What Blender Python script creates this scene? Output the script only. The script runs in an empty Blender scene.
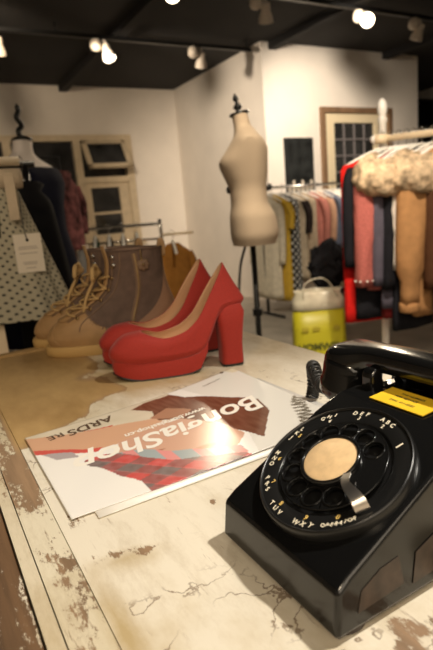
import bpy, bmesh, math, random
from mathutils import Vector, Matrix, noise
random.seed(7)
C = bpy.context.scene.collection
PI = math.pi
def R(a): return math.radians(a)
TZ = 0.76                                   # table top height
ROOF = 2.62

# ------------------------------------------------------------------ materials
def mat(name, col, rough=0.6, metal=0.0, var=0.0, vscale=20, bump=0.0, bscale=200, coat=0.0, emit=None, es=0, sheen=0, spec=0.5, stretch=None):
    m = bpy.data.materials.new(name); m.use_nodes = True
    nt = m.node_tree; b = nt.nodes['Principled BSDF']
    b.inputs['Base Color'].default_value = (*col, 1)
    b.inputs['Roughness'].default_value = rough
    b.inputs['Metallic'].default_value = metal
    b.inputs['Specular IOR Level'].default_value = spec
    b.inputs['Coat Weight'].default_value = coat
    b.inputs['Sheen Weight'].default_value = sheen
    if emit:
        b.inputs['Emission Color'].default_value = (*emit, 1); b.inputs['Emission Strength'].default_value = es
    tc = nt.nodes.new('ShaderNodeTexCoord')
    src = tc.outputs['Object']
    if stretch:
        mp = nt.nodes.new('ShaderNodeMapping'); mp.inputs['Scale'].default_value = stretch
        nt.links.new(src, mp.inputs['Vector']); src = mp.outputs['Vector']
    if var:
        n = nt.nodes.new('ShaderNodeTexNoise'); n.inputs['Scale'].default_value = vscale; n.inputs['Detail'].default_value = 5
        nt.links.new(src, n.inputs['Vector'])
        r = nt.nodes.new('ShaderNodeValToRGB')
        r.color_ramp.elements[0].position = .3; r.color_ramp.elements[1].position = .7
        r.color_ramp.elements[0].color = (*[max(0, c*(1-var)) for c in col], 1)
        r.color_ramp.elements[1].color = (*[min(1, c*(1+var)) for c in col], 1)
        nt.links.new(n.outputs['Fac'], r.inputs['Fac']); nt.links.new(r.outputs['Color'], b.inputs['Base Color'])
    if bump:
        n2 = nt.nodes.new('ShaderNodeTexNoise'); n2.inputs['Scale'].default_value = bscale; n2.inputs['Detail'].default_value = 3
        nt.links.new(src, n2.inputs['Vector'])
        bp = nt.nodes.new('ShaderNodeBump'); bp.inputs['Strength'].default_value = bump; bp.inputs['Distance'].default_value = .002
        nt.links.new(n2.outputs['Fac'], bp.inputs['Height']); nt.links.new(bp.outputs['Normal'], b.inputs['Normal'])
    return m

M = {}
M['wall'] = mat('warm_white_plaster', (.80,.74,.66), .85, var=.05, vscale=3)
M['ceiling'] = mat('black_painted_ceiling', (.012,.011,.011), .9)
M['floor'] = mat('grey_concrete_floor', (.42,.38,.32), .6, var=.2, vscale=4)
M['window_wood'] = mat('cream_window_paint', (.62,.51,.35), .6, var=.1, vscale=12)
M['old_wood'] = mat('old_brown_wood', (.22,.13,.07), .6, var=.3, vscale=14, stretch=(1,1,.2))
M['door_cream'] = mat('cream_door_paint', (.80,.68,.46), .5)
M['night_glass'] = mat('night_window_glass', (.035,.035,.035), .08, var=.5, vscale=4, spec=.6)
M['dark_print'] = mat('dark_print', (.02,.022,.022), .3, var=.6, vscale=9)
M['phone'] = mat('black_phone_plastic', (.006,.006,.006), .16, spec=.55, bump=.03, bscale=350)
M['phone_worn'] = mat('worn_black_label_film', (.045,.03,.022), .42, var=.5, vscale=90)
M['foot_rubber'] = mat('brown_black_rubber', (.03,.018,.012), .5)
M['dial_plate'] = mat('black_dial_plate', (.010,.010,.010), .30, spec=.45, bump=.02, bscale=300)
M['wheel'] = mat('black_finger_wheel', (.007,.007,.007), .14, spec=.5)
M['card'] = mat('yellowed_number_card', (.78,.55,.30), .35, var=.12, vscale=120)
M['steel'] = mat('polished_steel', (.75,.70,.64), .30, 1.0)
M['ink_white'] = mat('cream_dial_lettering', (.88,.80,.62), .5)
M['ink_yellow'] = mat('yellow_dial_digits', (.80,.55,.16), .5)
M['label_yellow'] = mat('yellow_paper_label', (.90,.58,.03), .4, var=.06, vscale=60)
M['ink_dark'] = mat('dark_print_ink', (.05,.03,.02), .6)
M['red_suede'] = mat('red_suede', (.36,.020,.010), .75, var=.08, vscale=300, bump=.25, bscale=900, sheen=.1)
M['nude'] = mat('nude_shoe_lining', (.70,.42,.24), .45)
M['black_rubber'] = mat('black_rubber', (.012,.011,.010), .5)
M['tan'] = mat('tan_leather', (.37,.22,.095), .5, var=.10, vscale=40, bump=.12, bscale=300)
M['tan_sole'] = mat('tan_crepe_sole', (.52,.33,.12), .6)
M['pinktan'] = mat('pinkish_tan_leather', (.33,.19,.115), .5, var=.08, vscale=40)
M['seam_tan'] = mat('dull_tan_stitching', (.20,.125,.075), .7)
M['taupe'] = mat('taupe_suede', (.125,.080,.060), .8, var=.18, vscale=60, bump=.2, bscale=500)
M['lace'] = mat('tan_cotton_lace', (.50,.33,.14), .8, bump=.4, bscale=900)
M['brass'] = mat('aged_brass', (.50,.36,.18), .35, 1.0)
M['linen'] = mat('natural_linen', (.66,.52,.38), .85, bump=.2, bscale=600)
M['linen_pale'] = mat('white_mannequin_cloth', (.80,.72,.66), .7)
M['black_metal'] = mat('black_metal', (.012,.012,.012), .35, .3)
M['chrome'] = mat('brushed_chrome', (.55,.53,.5), .25, 1.0)
M['white_paint'] = mat('white_painted_metal', (.92,.88,.82), .35)
M['rail_wood'] = mat('pale_wooden_rail', (.82,.66,.45), .45)
M['hanger_white'] = mat('white_hanger_plastic', (.90,.87,.80), .4)
M['fixture'] = mat('cream_lamp_housing', (.58,.51,.42), .45)
M['bulb'] = mat('lit_lamp_face', (1,.95,.85), .5, emit=(1,.86,.62), es=12)
M['bulb_off'] = mat('unlit_lamp_face', (.45,.40,.34), .4)
M['bulb_dim'] = mat('angled_lamp_face', (1,.95,.85), .5, emit=(1,.9,.75), es=7)
M['card_white'] = mat('white_tag_card', (.70,.62,.50), .6)
M['bag_yellow'] = mat('yellow_paper_bag', (.50,.46,.02), .4)
M['bag_clear'] = mat('pale_clear_plastic', (.62,.58,.45), .2, var=.15, vscale=14)
M['bag_ink'] = mat('olive_bag_lettering', (.08,.09,.01), .5)
M['green'] = mat('lime_fabric', (.45,.55,.03), .6)
def cloth(name, col, **k): return mat(name, col, k.pop('rough', .85), var=k.pop('var', .12), vscale=k.pop('vscale', 25), bump=k.pop('bump', .3), bscale=k.pop('bscale', 120), spec=.12, **k)

def dot_mat(name, base, dot, scale, size):
    m = mat(name, base, .85); nt = m.node_tree; b = nt.nodes['Principled BSDF']
    tc = nt.nodes.new('ShaderNodeTexCoord')
    sep = nt.nodes.new('ShaderNodeSeparateXYZ'); nt.links.new(tc.outputs['UV'], sep.inputs[0])
    def math_(op, a, bb=None):
        n = nt.nodes.new('ShaderNodeMath'); n.operation = op
        for i, v in enumerate((a, bb)):
            if v is None: continue
            if isinstance(v, (int, float)): n.inputs[i].default_value = v
            else: nt.links.new(v, n.inputs[i])
        return n.outputs[0]
    x = math_('MULTIPLY', sep.outputs[0], scale); y = math_('MULTIPLY', sep.outputs[1], scale)
    fs = []
    for off in (0, .5):
        fx = math_('SUBTRACT', math_('FRACT', math_('ADD', x, off)), .5)
        fy = math_('SUBTRACT', math_('FRACT', math_('ADD', y, off)), .5)
        d = math_('SQRT', math_('ADD', math_('MULTIPLY', fx, fx), math_('MULTIPLY', fy, fy)))
        fs.append(math_('LESS_THAN', d, size))
    f = math_('MAXIMUM', fs[0], fs[1])
    mx = nt.nodes.new('ShaderNodeMix'); mx.data_type = 'RGBA'
    nt.links.new(f, mx.inputs[0]); mx.inputs[6].default_value = (*base, 1); mx.inputs[7].default_value = (*dot, 1)
    nt.links.new(mx.outputs[2], b.inputs['Base Color'])
    return m

def attr_mat(name, attr, rough, coat=0, spec=.5):
    m = mat(name, (1, 1, 1), rough, spec=spec, coat=coat); nt = m.node_tree
    a = nt.nodes.new('ShaderNodeAttribute'); a.attribute_name = attr
    nt.links.new(a.outputs['Color'], nt.nodes['Principled BSDF'].inputs['Base Color'])
    return m

def painted_wood(name, base_wear, wood=(.27,.17,.095), paint=(.76,.69,.56)):
    """old cream paint flaking off brown wood; attribute 'wear' says where it is rubbed through"""
    m = mat(name, paint, .5); nt = m.node_tree; b = nt.nodes['Principled BSDF']; L = nt.links.new
    tc = nt.nodes.new('ShaderNodeTexCoord')
    def nz(scale, detail, st, rough=.6):
        mp = nt.nodes.new('ShaderNodeMapping'); mp.inputs['Scale'].default_value = st; L(tc.outputs['Object'], mp.inputs['Vector'])
        n = nt.nodes.new('ShaderNodeTexNoise'); n.inputs['Scale'].default_value = scale; n.inputs['Detail'].default_value = detail
        n.inputs['Roughness'].default_value = rough; L(mp.outputs['Vector'], n.inputs['Vector']); return n.outputs['Fac']
    def mth(op, a, c):
        n = nt.nodes.new('ShaderNodeMath'); n.operation = op
        for i, v in enumerate((a, c)):
            if isinstance(v, (int, float)): n.inputs[i].default_value = v
            else: L(v, n.inputs[i])
        return n.outputs[0]
    def ramp(f, p0, c0, p1, c1):
        r = nt.nodes.new('ShaderNodeValToRGB'); r.color_ramp.elements[0].position = p0; r.color_ramp.elements[1].position = p1
        r.color_ramp.elements[0].color = (*c0, 1); r.color_ramp.elements[1].color = (*c1, 1); L(f, r.inputs['Fac']); return r.outputs['Color']
    def mix(f, a, c):
        n = nt.nodes.new('ShaderNodeMix'); n.data_type = 'RGBA'; L(f, n.inputs[0])
        for i, v in ((6, a), (7, c)):
            if isinstance(v, tuple): n.inputs[i].default_value = (*v, 1)
            else: L(v, n.inputs[i])
        return n.outputs[2]
    at = nt.nodes.new('ShaderNodeAttribute'); at.attribute_name = 'wear'
    sp = nt.nodes.new('ShaderNodeSeparateColor'); L(at.outputs['Color'], sp.inputs[0])
    chips = nz(48, 10, (1, .38, 1), .78)
    grain = nz(60, 6, (1, .06, 1), .6)
    big = nz(7, 6, (1, .7, 1), .6)
    # chips where noise + wear passes a threshold
    lim = mth('ADD', mth('ADD', mth('MULTIPLY', chips, .8), mth('MULTIPLY', grain, .35)), mth('ADD', sp.outputs[0], base_wear))
    mask = ramp(lim, .735, (0,0,0), .765, (1,1,1))
    woodc = ramp(grain, .3, tuple(c*.55 for c in wood), .7, tuple(min(1, c*1.45) for c in wood))
    stain = ramp(mth('ADD', mth('ADD', big, mth('MULTIPLY', chips, .3)), mth('MULTIPLY', sp.outputs[1], .6)), .62, paint, .95, (paint[0]*.62, paint[1]*.52, paint[2]*.34))
    gold = mix(sp.outputs[2], woodc, ramp(nz(9, 7, (1, .5, 1), .65), .3, (.30,.175,.06), .75, (.56,.37,.155)))
    fine = nz(900, 2, (1, .3, 1))
    # dirt rubbed into the paint, short scratches along the grain and hairline cracks
    dirt = ramp(nz(34, 10, (1, .22, 1), .8), .50, (0,0,0), .68, (1,1,1))
    d2 = mth('MULTIPLY', dirt, .42)
    stain = mix(d2, stain, (paint[0]*.55, paint[1]*.47, paint[2]*.36))
    scr = ramp(nz(150, 6, (1, .09, 1), .7), .61, (0,0,0), .66, (1,1,1))
    scr2 = mth('MULTIPLY', scr, ramp(nz(11, 4, (1, .6, 1)), .46, (0,0,0), .58, (1,1,1)))
    stain = mix(mth('MULTIPLY', scr2, .75), stain, (wood[0]*.9, wood[1]*.9, wood[2]*.9))
    vo = nt.nodes.new('ShaderNodeTexVoronoi'); vo.feature = 'DISTANCE_TO_EDGE'; vo.inputs['Scale'].default_value = 9
    mpv = nt.nodes.new('ShaderNodeMapping'); mpv.inputs['Scale'].default_value = (1, .5, 1); L(tc.outputs['Object'], mpv.inputs['Vector'])
    nv = nt.nodes.new('ShaderNodeTexNoise'); nv.inputs['Scale'].default_value = 22; nv.inputs['Detail'].default_value = 6; L(tc.outputs['Object'], nv.inputs['Vector'])
    mv = nt.nodes.new('ShaderNodeMix'); mv.data_type = 'VECTOR'; mv.inputs[0].default_value = .12; L(mpv.outputs['Vector'], mv.inputs[4]); L(nv.outputs['Color'], mv.inputs[5]); L(mv.outputs[1], vo.inputs['Vector'])
    crk = ramp(vo.outputs['Distance'], .004, (1,1,1), .012, (0,0,0))
    stain = mix(mth('MULTIPLY', crk, mth('MULTIPLY', ramp(nz(6, 3, (1, 1, 1)), .50, (0,0,0), .56, (1,1,1)), .8)), stain, (wood[0]*.6, wood[1]*.55, wood[2]*.5))
    col = mix(mask, stain, gold)
    L(col, b.inputs['Base Color'])
    rr = ramp(mask, 0, (.42,)*3, 1, (.6,)*3); L(rr, b.inputs['Roughness'])
    bp = nt.nodes.new('ShaderNodeBump'); bp.inputs['Strength'].default_value = .35; bp.inputs['Distance'].default_value = .0012
    h = mth('SUBTRACT', mth('ADD', mth('MULTIPLY', grain, .3), mth('MULTIPLY', fine, .15)), mth('MULTIPLY', mask, .8)); L(h, bp.inputs['Height']); L(bp.outputs['Normal'], b.inputs['Normal'])
    return m
M['panel_wood'] = painted_wood('flaking_cream_panel', .02)
M['frame_wood'] = painted_wood('flaking_cream_frame', .150, paint=(.70,.63,.48))
M['strip_wood'] = painted_wood('flaking_cream_strip', .085, paint=(.66,.58,.43))
M['brown_wood'] = painted_wood('bare_brown_board', .26, wood=(.155,.085,.04))

# ------------------------------------------------------------------ mesh helpers
def obj(name, bm, m=None, parent=None, smooth=True, bevel=0, segs=3, sub=0, solid=0, autos=None, mats=None):
    me = bpy.data.meshes.new(name)
    bmesh.ops.recalc_face_normals(bm, faces=bm.faces) if bm.faces else None
    bm.to_mesh(me); bm.free()
    for mm in (mats or ([m] if m else [])): me.materials.append(mm)
    if smooth:
        for p in me.polygons: p.use_smooth = True
        if autos: me.set_sharp_from_angle(angle=R(autos))
    o = bpy.data.objects.new(name, me); C.objects.link(o)
    if parent: o.parent = parent
    if bevel:
        md = o.modifiers.new('b', 'BEVEL'); md.width = bevel; md.segments = segs; md.limit_method = 'ANGLE'; md.angle_limit = R(30); md.harden_normals = True
    if solid:
        md = o.modifiers.new('s', 'SOLIDIFY'); md.thickness = abs(solid); md.offset = 1 if solid > 0 else -1
        if mats and len(mats) > 1: md.material_offset = 1; md.material_offset_rim = 0
    if sub:
        md = o.modifiers.new('u', 'SUBSURF'); md.levels = sub; md.render_levels = sub
    return o
def tag(o, label, cat, group=None):
    o['label'] = label; o['category'] = cat
    if group: o['group'] = group
    return o
def thing(name, label, cat, loc=(0,0,0), rotz=0, group=None):
    o = bpy.data.objects.new(name, None); C.objects.link(o); o.empty_display_size = .05
    o.location = loc; o.rotation_euler = (0, 0, rotz); return tag(o, label, cat, group)
def struct(name, bm, m, parent=None, **k):
    o = obj(name, bm, m, parent, **k)
    if not parent: o['kind'] = 'structure'
    return o
def copy_tree(o, parent=None):
    c = o.copy(); C.objects.link(c); c.parent = parent
    for ch in [x for x in C.objects if x.parent == o]: copy_tree(ch, c)
    return c
def box(bm, x0, x1, y0, y1, z0, z1, M4=None):
    vs = [bm.verts.new((x, y, z)) for x in (x0, x1) for y in (y0, y1) for z in (z0, z1)]
    if M4: 
        for v in vs: v.co = M4 @ v.co
    for f in ((0,1,3,2),(4,6,7,5),(0,4,5,1),(2,3,7,6),(0,2,6,4),(1,5,7,3)): bm.faces.new([vs[i] for i in f])
    return vs
def B(*a, **k):
    bm = bmesh.new(); box(bm, *a, **k); return bm
def loft(bm, rings, close=True, cap0=True, cap1=True, uv=None):
    rs = [[bm.verts.new(p) for p in r] for r in rings]; n = len(rings[0])
    m = n if close else n-1
    lay = bm.loops.layers.uv.verify() if uv else None
    for i in range(len(rs)-1):
        for j in range(m):
            k = (j+1) % n
            f = bm.faces.new((rs[i][j], rs[i][k], rs[i+1][k], rs[i+1][j]))
            if uv:
                for lp, (a, b) in zip(f.loops, ((i, j), (i, j+1), (i+1, j+1), (i+1, j))): lp[lay].uv = uv(a, b)
    if close and cap0: bm.faces.new(rs[0][::-1])
    if close and cap1: bm.faces.new(rs[-1])
    return rs
def tube(bm, pts, r, n=8, flat=1.0, cap=True):
    pts = [Vector(p) for p in pts]; rings = []; prev = None
    for i, p in enumerate(pts):
        t = (pts[min(i+1, len(pts)-1)] - pts[max(i-1, 0)]).normalized()
        if prev is None:
            a = Vector((0,0,1)) if abs(t.z) < .9 else Vector((1,0,0)); x = t.cross(a).normalized()
        else: x = (prev - t*prev.dot(t)).normalized()
        prev = x; y = t.cross(x); rr = r[i] if isinstance(r, (list, tuple)) else r
        rings.append([p + x*rr*math.cos(2*PI*k/n) + y*rr*flat*math.sin(2*PI*k/n) for k in range(n)])
    loft(bm, rings, cap0=cap, cap1=cap)
def lathe(bm, prof, n=32, M4=None, cap0=True, cap1=True):
    rings = []
    for r, z in prof:
        ring = [Vector((r*math.cos(2*PI*k/n), r*math.sin(2*PI*k/n), z)) for k in range(n)]
        rings.append([M4 @ p for p in ring] if M4 else ring)
    loft(bm, rings, cap0=cap0, cap1=cap1)
def smooth_path(pts, k=6):
    P = [Vector(p) for p in pts]; P = [P[0]*2-P[1]] + P + [P[-1]*2-P[-2]]; out = []
    for i in range(1, len(P)-2):
        for j in range(k):
            t = j/k; a, b, c, d = P[i-1:i+3]
            out.append(.5*((2*b) + (c-a)*t + (2*a-5*b+4*c-d)*t*t + (3*b-a-3*c+d)*t**3))
    out.append(P[-2]); return out
def crv(xs, ys, x):
    """smooth monotone curve through the given stations"""
    n = len(xs)
    if x <= xs[0]: return ys[0]
    if x >= xs[-1]: return ys[-1]
    d = [(ys[i+1]-ys[i])/(xs[i+1]-xs[i]) for i in range(n-1)]
    m = [d[0]]+[0 if d[i-1]*d[i] <= 0 else 2*d[i-1]*d[i]/(d[i-1]+d[i]) for i in range(1, n-1)]+[d[-1]]
    for i in range(n-1):
        if x <= xs[i+1]:
            h = xs[i+1]-xs[i]; t = (x-xs[i])/h
            return (1+2*t)*(1-t)**2*ys[i]+t*(1-t)**2*h*m[i]+t*t*(3-2*t)*ys[i+1]+t*t*(t-1)*h*m[i+1]
def text_into(bm, s, size, fn, bold=0.0, shear=0.0, extrude=0.0, align='CENTER', sub=0):
    cu = bpy.data.curves.new('t', 'FONT'); cu.body = s; cu.size = size; cu.offset = bold; cu.shear = shear
    cu.extrude = extrude; cu.align_x = align; cu.align_y = 'CENTER'; cu.resolution_u = 4
    ob = bpy.data.objects.new('t', cu)
    me = bpy.data.meshes.new_from_object(ob)
    vs = [bm.verts.new(fn(v.co)) for v in me.vertices]
    for p in me.polygons:
        try: bm.faces.new([vs[i] for i in p.vertices])
        except ValueError: pass
    bpy.data.objects.remove(ob); bpy.data.curves.remove(cu); bpy.data.meshes.remove(me)

# ------------------------------------------------------------------ room shell (x along the far wall, y towards it)
XL, XS, YB, YR, XR, YN = -2.4, 3.31, 6.58, 4.58, 5.60, -2.6
struct('floor', B(XL-.1, 7.6, YN-.1, 6.7, -.1, 0), M['floor'], smooth=False)
struct('ceiling', B(XL-.1, 7.6, YN-.1, 6.7, ROOF, ROOF+.1), M['ceiling'], smooth=False)
# back wall with a hole for window_1
WX0, WX1, WZ0, WZ1 = .75, 2.62, .72, 2.06
bm = bmesh.new()
box(bm, XL, WX0, YB, YB+.12, 0, ROOF); box(bm, WX1, XS+.12, YB, YB+.12, 0, ROOF)
box(bm, WX0, WX1, YB, YB+.12, 0, WZ0); box(bm, WX0, WX1, YB, YB+.12, WZ1, ROOF)
struct('wall_back', bm, M['wall'], smooth=False)
struct('wall_side', B(XS, XS+.12, YR, YB, 0, ROOF), M['wall'], smooth=False)
DX0, DX1, DZ1 = 4.03, 5.13, 2.02
bm = bmesh.new()
box(bm, XS+.12, DX0, YR, YR+.12, 0, ROOF); box(bm, DX1, XR, YR, YR+.12, 0, ROOF); box(bm, DX0, DX1, YR, YR+.12, DZ1, ROOF)
struct('wall_right', bm, M['wall'], smooth=False)
struct('wall_far_right', B(XR, 7.6, 6.5, 6.62, 0, ROOF), M['wall'], smooth=False)
struct('wall_recess', B(XR-.12, XR, YR+.12, 6.5, 0, ROOF), M['wall'], smooth=False)
struct('wall_left', B(XL-.12, XL, YN, YB, 0, ROOF), M['wall'], smooth=False)
struct('wall_east', B(7.5, 7.6, YN, 6.5, 0, ROOF), M['wall'], smooth=False)
struct('wall_near', B(XL, 7.5, YN-.12, YN, 0, ROOF), M['wall'], smooth=False)
# ceiling beams
for i, (x, y) in enumerate(((.2, 0), (1.8, 0), (3.4, 0), (5.0, 0))):
    struct('trim_%d' % (i+1), B(x, x+.09, YN, YR if x > 3.2 else YB, ROOF-.07, ROOF), M['ceiling'], smooth=False)

# window_1 : cream casement window, right-hand top light standing open
bm = bmesh.new(); y0, y1 = YB-.035, YB+.06
def bar(bm, a, b, c, d, yy0=y0, yy1=y1): box(bm, a, b, yy0, yy1, c, d)
bar(bm, WX0, WX1, WZ1-.07, WZ1); bar(bm, WX0, WX1, WZ0, WZ0+.06)
for x in (WX0, 1.06, 1.87, WX1-.09): bar(bm, x, x+.09, WZ0+.06, WZ1-.07)
bar(bm, 1.96, WX1-.09, 1.49, 1.56)
win = struct('window_1', bm, M['window_wood'], smooth=False)
for n_, a in (('window_glass', (WX0+.09, 1.06, WZ0+.06, WZ1-.07)), ('window_glass', (1.15, 1.87, WZ0+.06, WZ1-.07)), ('window_glass', (1.96, WX1-.09, WZ0+.06, 1.49))):
    obj(n_, B(a[0], a[1], YB+.03, YB+.036, a[2], a[3]), M['night_glass'], win, smooth=False)
bm = bmesh.new()
for a in ((1.96, 2.03, .78, 1.49), (2.40, 2.53, .78, 1.49), (2.03, 2.40, .78, .85), (2.03, 2.40, 1.43, 1.49), (2.03, 2.40, 1.10, 1.13)): box(bm, a[0], a[1], YB-.005, YB+.028, a[2], a[3])
obj('casement', bm, M['window_wood'], win, smooth=False)
sash = bmesh.new(); Ms = Matrix.Translation((0, YB-.02, 1.99)) @ Matrix.Rotation(R(-32), 4, 'X')
for a in ((1.97, 2.53, -.05, 0), (1.97, 2.53, -.40, -.35), (1.97, 2.03, -.40, 0), (2.47, 2.53, -.40, 0)): box(sash, a[0], a[1], -.02, .015, a[2], a[3], M4=Ms)
so = obj('top_sash', sash, M['window_wood'], win, smooth=False)
obj('sash_glass', B(2.03, 2.47, -.005, 0, -.35, -.05, M4=Ms), M['night_glass'], so, smooth=False)
obj('night_outside', B(1.96, WX1-.09, YB+.05, YB+.056, 1.56, WZ1-.07), M['night_glass'], win, smooth=False)
obj('window_sill', B(WX0-.04, WX1+.04, YB-.09, YB-.036, WZ0-.04, WZ0), M['window_wood'], win, smooth=False, bevel=.005)

# door_1 : cream glazed door in an old brown frame
bm = bmesh.new()
for a in ((DX0, DX0+.07, 0, DZ1-.06), (DX1-.07, DX1, 0, DZ1-.06), (DX0, DX1, DZ1-.06, DZ1)): box(bm, a[0], a[1], YR-.03, YR+.10, a[2], a[3])
door = struct('door_1', bm, M['old_wood'], smooth=False, bevel=.004)
bm = bmesh.new(); gx0, gx1, gz0, gz1 = 4.24, 4.86, .98, 1.86
for a in ((DX0+.07, gx0, 0, DZ1-.06), (gx1, DX1-.07, 0, DZ1-.06), (gx0, gx1, gz1, DZ1-.06), (gx0, gx1, 0, gz0)): box(bm, a[0], a[1], YR+.0, YR+.045, a[2], a[3])
dl = obj('door_leaf', bm, M['door_cream'], door, smooth=False)
M['bar_grey'] = mat('grey_glazing_bar', (.22,.20,.20), .5)
obj('door_glass', B(gx0, gx1, YR+.025, YR+.03, gz0, gz1), M['night_glass'], door, smooth=False)
bm = bmesh.new()
for i in range(1, 4): box(bm, gx0+i*.155-.008, gx0+i*.155+.008, YR+.008, YR+.024, gz0, gz1)
for i in range(1, 5): box(bm, gx0, gx1, YR+.004, YR+.02, gz0+i*.176-.008, gz0+i*.176+.008)
obj('glazing_bars', bm, M['bar_grey'], door, smooth=False)
bm = bmesh.new(); tube(bm, smooth_path([(DX0+.13, YR, 1.0), (DX0+.13, YR-.05, 1.0), (DX0+.22, YR-.05, 1.0)]), .009)
obj('door_handle', bm, M['chrome'], door)

# dark poster on the wall with a pale picket pattern at its foot
pic = thing('wall_poster', 'dark narrow poster with pale fence shapes on the white wall left of the door', 'poster', (3.525, YR-.002, 1.12))
obj('poster_print', B(0, .39, -.012, 0, 0, .585), M['dark_print'], pic, smooth=False)
bm = bmesh.new()
for i in range(6):
    x = .03+i*.06; box(bm, x, x+.028, -.0135, -.012, .02, .10+.05*(i % 2)); 
box(bm, .02, .37, -.0135, -.012, .05, .065)
obj('picket_pattern', bm, M['card_white'], pic, smooth=False)

# far right: dark shelving unit in the recess
sh = thing('dark_bookcase', 'tall black shelving unit at the far right edge behind the coat rail', 'shelf', (6.0, 5.6, 0))
bm = bmesh.new()
for a in ((0, .04, 0, .4, 0, 2.40), (1.2, 1.24, 0, .4, 0, 2.40), (0, 1.24, .37, .4, 0, 2.40)): box(bm, *a)
obj('case', bm, M['black_metal'], sh, smooth=False)
for z in (.1, .6, 1.1, 1.6, 1.98, 2.36): obj('shelf', B(.04, 1.2, 0, .37, z, z+.035), M['black_metal'], sh, smooth=False)

# ------------------------------------------------------------------ track lights
def track(y, x0, x1, where):
    t = thing('lighting_track', where, 'light track', (0, 0, 0))
    obj('rail', B(x0, x1, y-.018, y+.018, ROOF-.10, ROOF-.07), M['black_metal'], t, smooth=False)
    for x in (x0+.05, (x0+x1)/2, x1-.05):
        bm = bmesh.new(); tube(bm, [(x, y, ROOF-.072), (x, y, ROOF+.0)], .008); obj('ceiling_rod', bm, M['black_metal'], t)
track(4.60, -.6, 3.2, 'black ceiling track farther from the camera, carrying unlit cream spotlights')
track(3.42, .8, 5.4, 'black ceiling track nearer the camera, carrying the glaring spotlights')
def fixture(x, y, aim, lit, label):
    t = thing('track_spotlight', label, 'spotlight', (x, y, ROOF-.10), 0, 'spotlights on the ceiling tracks')
    bm = bmesh.new(); lathe(bm, [(.004,0),(.03,0),(.045,-.02),(.05,-.06),(.035,-.085),(.012,-.095)], 20, Matrix.Translation((-.085,0,0)))
    obj('transformer', bm, M['fixture'], t, autos=40)
    bm = bmesh.new(); tube(bm, [(-.02,0,0),(0,0,-.02),(0,0,-.055)], .012); obj('stem', bm, M['fixture'], t)
    d = (Vector(aim)-Vector((x, y, ROOF-.16))).normalized(); q = d.to_track_quat('Z', 'Y').to_matrix().to_4x4()
    Mx = Matrix.Translation((0,0,-.055)) @ q @ Matrix.Translation((0,0,-.02))
    bm = bmesh.new(); lathe(bm, [(.01,0),(.032,.004),(.036,.03),(.034,.055),(.052,.10),(.056,.135),(.053,.135)], 24, Mx, cap1=False)
    can = obj('lamp_housing', bm, M['fixture'], t, autos=40)
    bm = bmesh.new(); lathe(bm, [(.052,.128),(.035,.136),(.0005,.139)], 24, Mx)
    obj('lamp_face', bm, M[('bulb_off', 'bulb_dim', 'bulb')[lit]], can)
    return t
def spot(name, loc, aim, power, ang, col=(1,.83,.60), r=.05, blend=.5):
    l = bpy.data.lights.new(name, 'SPOT'); l.energy = power; l.spot_size = R(ang); l.spot_blend = blend; l.color = col; l.shadow_soft_size = r
    o = bpy.data.objects.new(name, l); C.objects.link(o); o.location = loc
    o.rotation_euler = (Vector(aim)-Vector(loc)).to_track_quat('-Z', 'Y').to_euler()
    return o
fixture(1.71, 4.60, (1.9, 3.6, 0), 1, 'cream spotlight with a bright rim above the window, left of centre')
fixture(2.64, 4.60, (3.0, 5.8, .4), 0, 'cream spotlight pointing down where the two far walls meet')
fixture(.84, 4.60, (.9, 5.6, .3), 0, 'cream spotlight cut off by the left edge under the far track')
fixture(1.78, 3.42, (.2, .45, .9), 2, 'glaring lit spotlight at the top edge facing the table')
fixture(2.54, 3.42, (3.2, 4.5, .6), 0, 'cream spotlight above the tallest wall corner, seen from its side')
fixture(3.56, 3.42, (.9, .5, .9), 2, 'glaring lit spotlight near the top right facing the camera')
fixture(4.22, 3.42, (3.9, 4.4, 0), 0, 'cream spotlight in the top right corner')

# ------------------------------------------------------------------ table
table = thing('display_table', 'long display table of old boards with cream paint flaking off brown wood', 'table', (0, 0, 0))
def gauss(x, y, cx, cy, sx, sy, a=1, rot=0):
    dx, dy = x-cx, y-cy; c, s = math.cos(rot), math.sin(rot); dx, dy = dx*c+dy*s, -dx*s+dy*c
    return a*math.exp(-(dx/sx)**2-(dy/sy)**2)
def sm(a, b, x): t = min(1, max(0, (x-a)/(b-a))); return t*t*(3-2*t)
def wear_fn(x, y):
    n = noise.noise(Vector((x*14, y*14, 0))); n2 = noise.noise(Vector((x*40, y*40, 3)))
    w = 0
    # bare golden patch on the far left of the panel
    lim = .075+.16*sm(.62, .80, y)+.05*sm(.95, 1.2, y)+.045*n
    gold = sm(.02, -.02, x-lim)*sm(.62, .70, y) if x > .066 else 0
    w += .5*gold
    w += gauss(x, y, .098, .383, .034, .009, .19, -.25) + gauss(x, y, .130, .372, .03, .005, .17, .2)+gauss(x, y, .074, .33, .005, .05, .13)
    w += gauss(x, y, .243, .190, .03, .014, .24) + gauss(x, y, .215, .175, .008, .02, .25)
    w += gauss(x, y, .078, .45, .012, .03, .12)+ gauss(x, y, .20, .40, .006, .006, .25)+ gauss(x, y, .194, .434, .008, .004, .25)
    w += gauss(x, y, .20, .87, .06, .05, .10)
    w += gauss(x, y, .058, .40, .012, .07, .05) + gauss(x, y, .05, .60, .02, .10, .09)
    w += .04*n2
    st = gauss(x, y, .105, .372, .035, .014, .45, -.2)+gauss(x, y, .28, .82, .12, .12, .4)+ .3*sm(.6, 1.0, y)+gauss(x, y, .075, .3, .008, .06, .5)+gauss(x, y, .20, .40, .02, .02, .25)
    return max(0, w), min(1, st), max(min(1, gold*1.2), 0)
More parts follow.
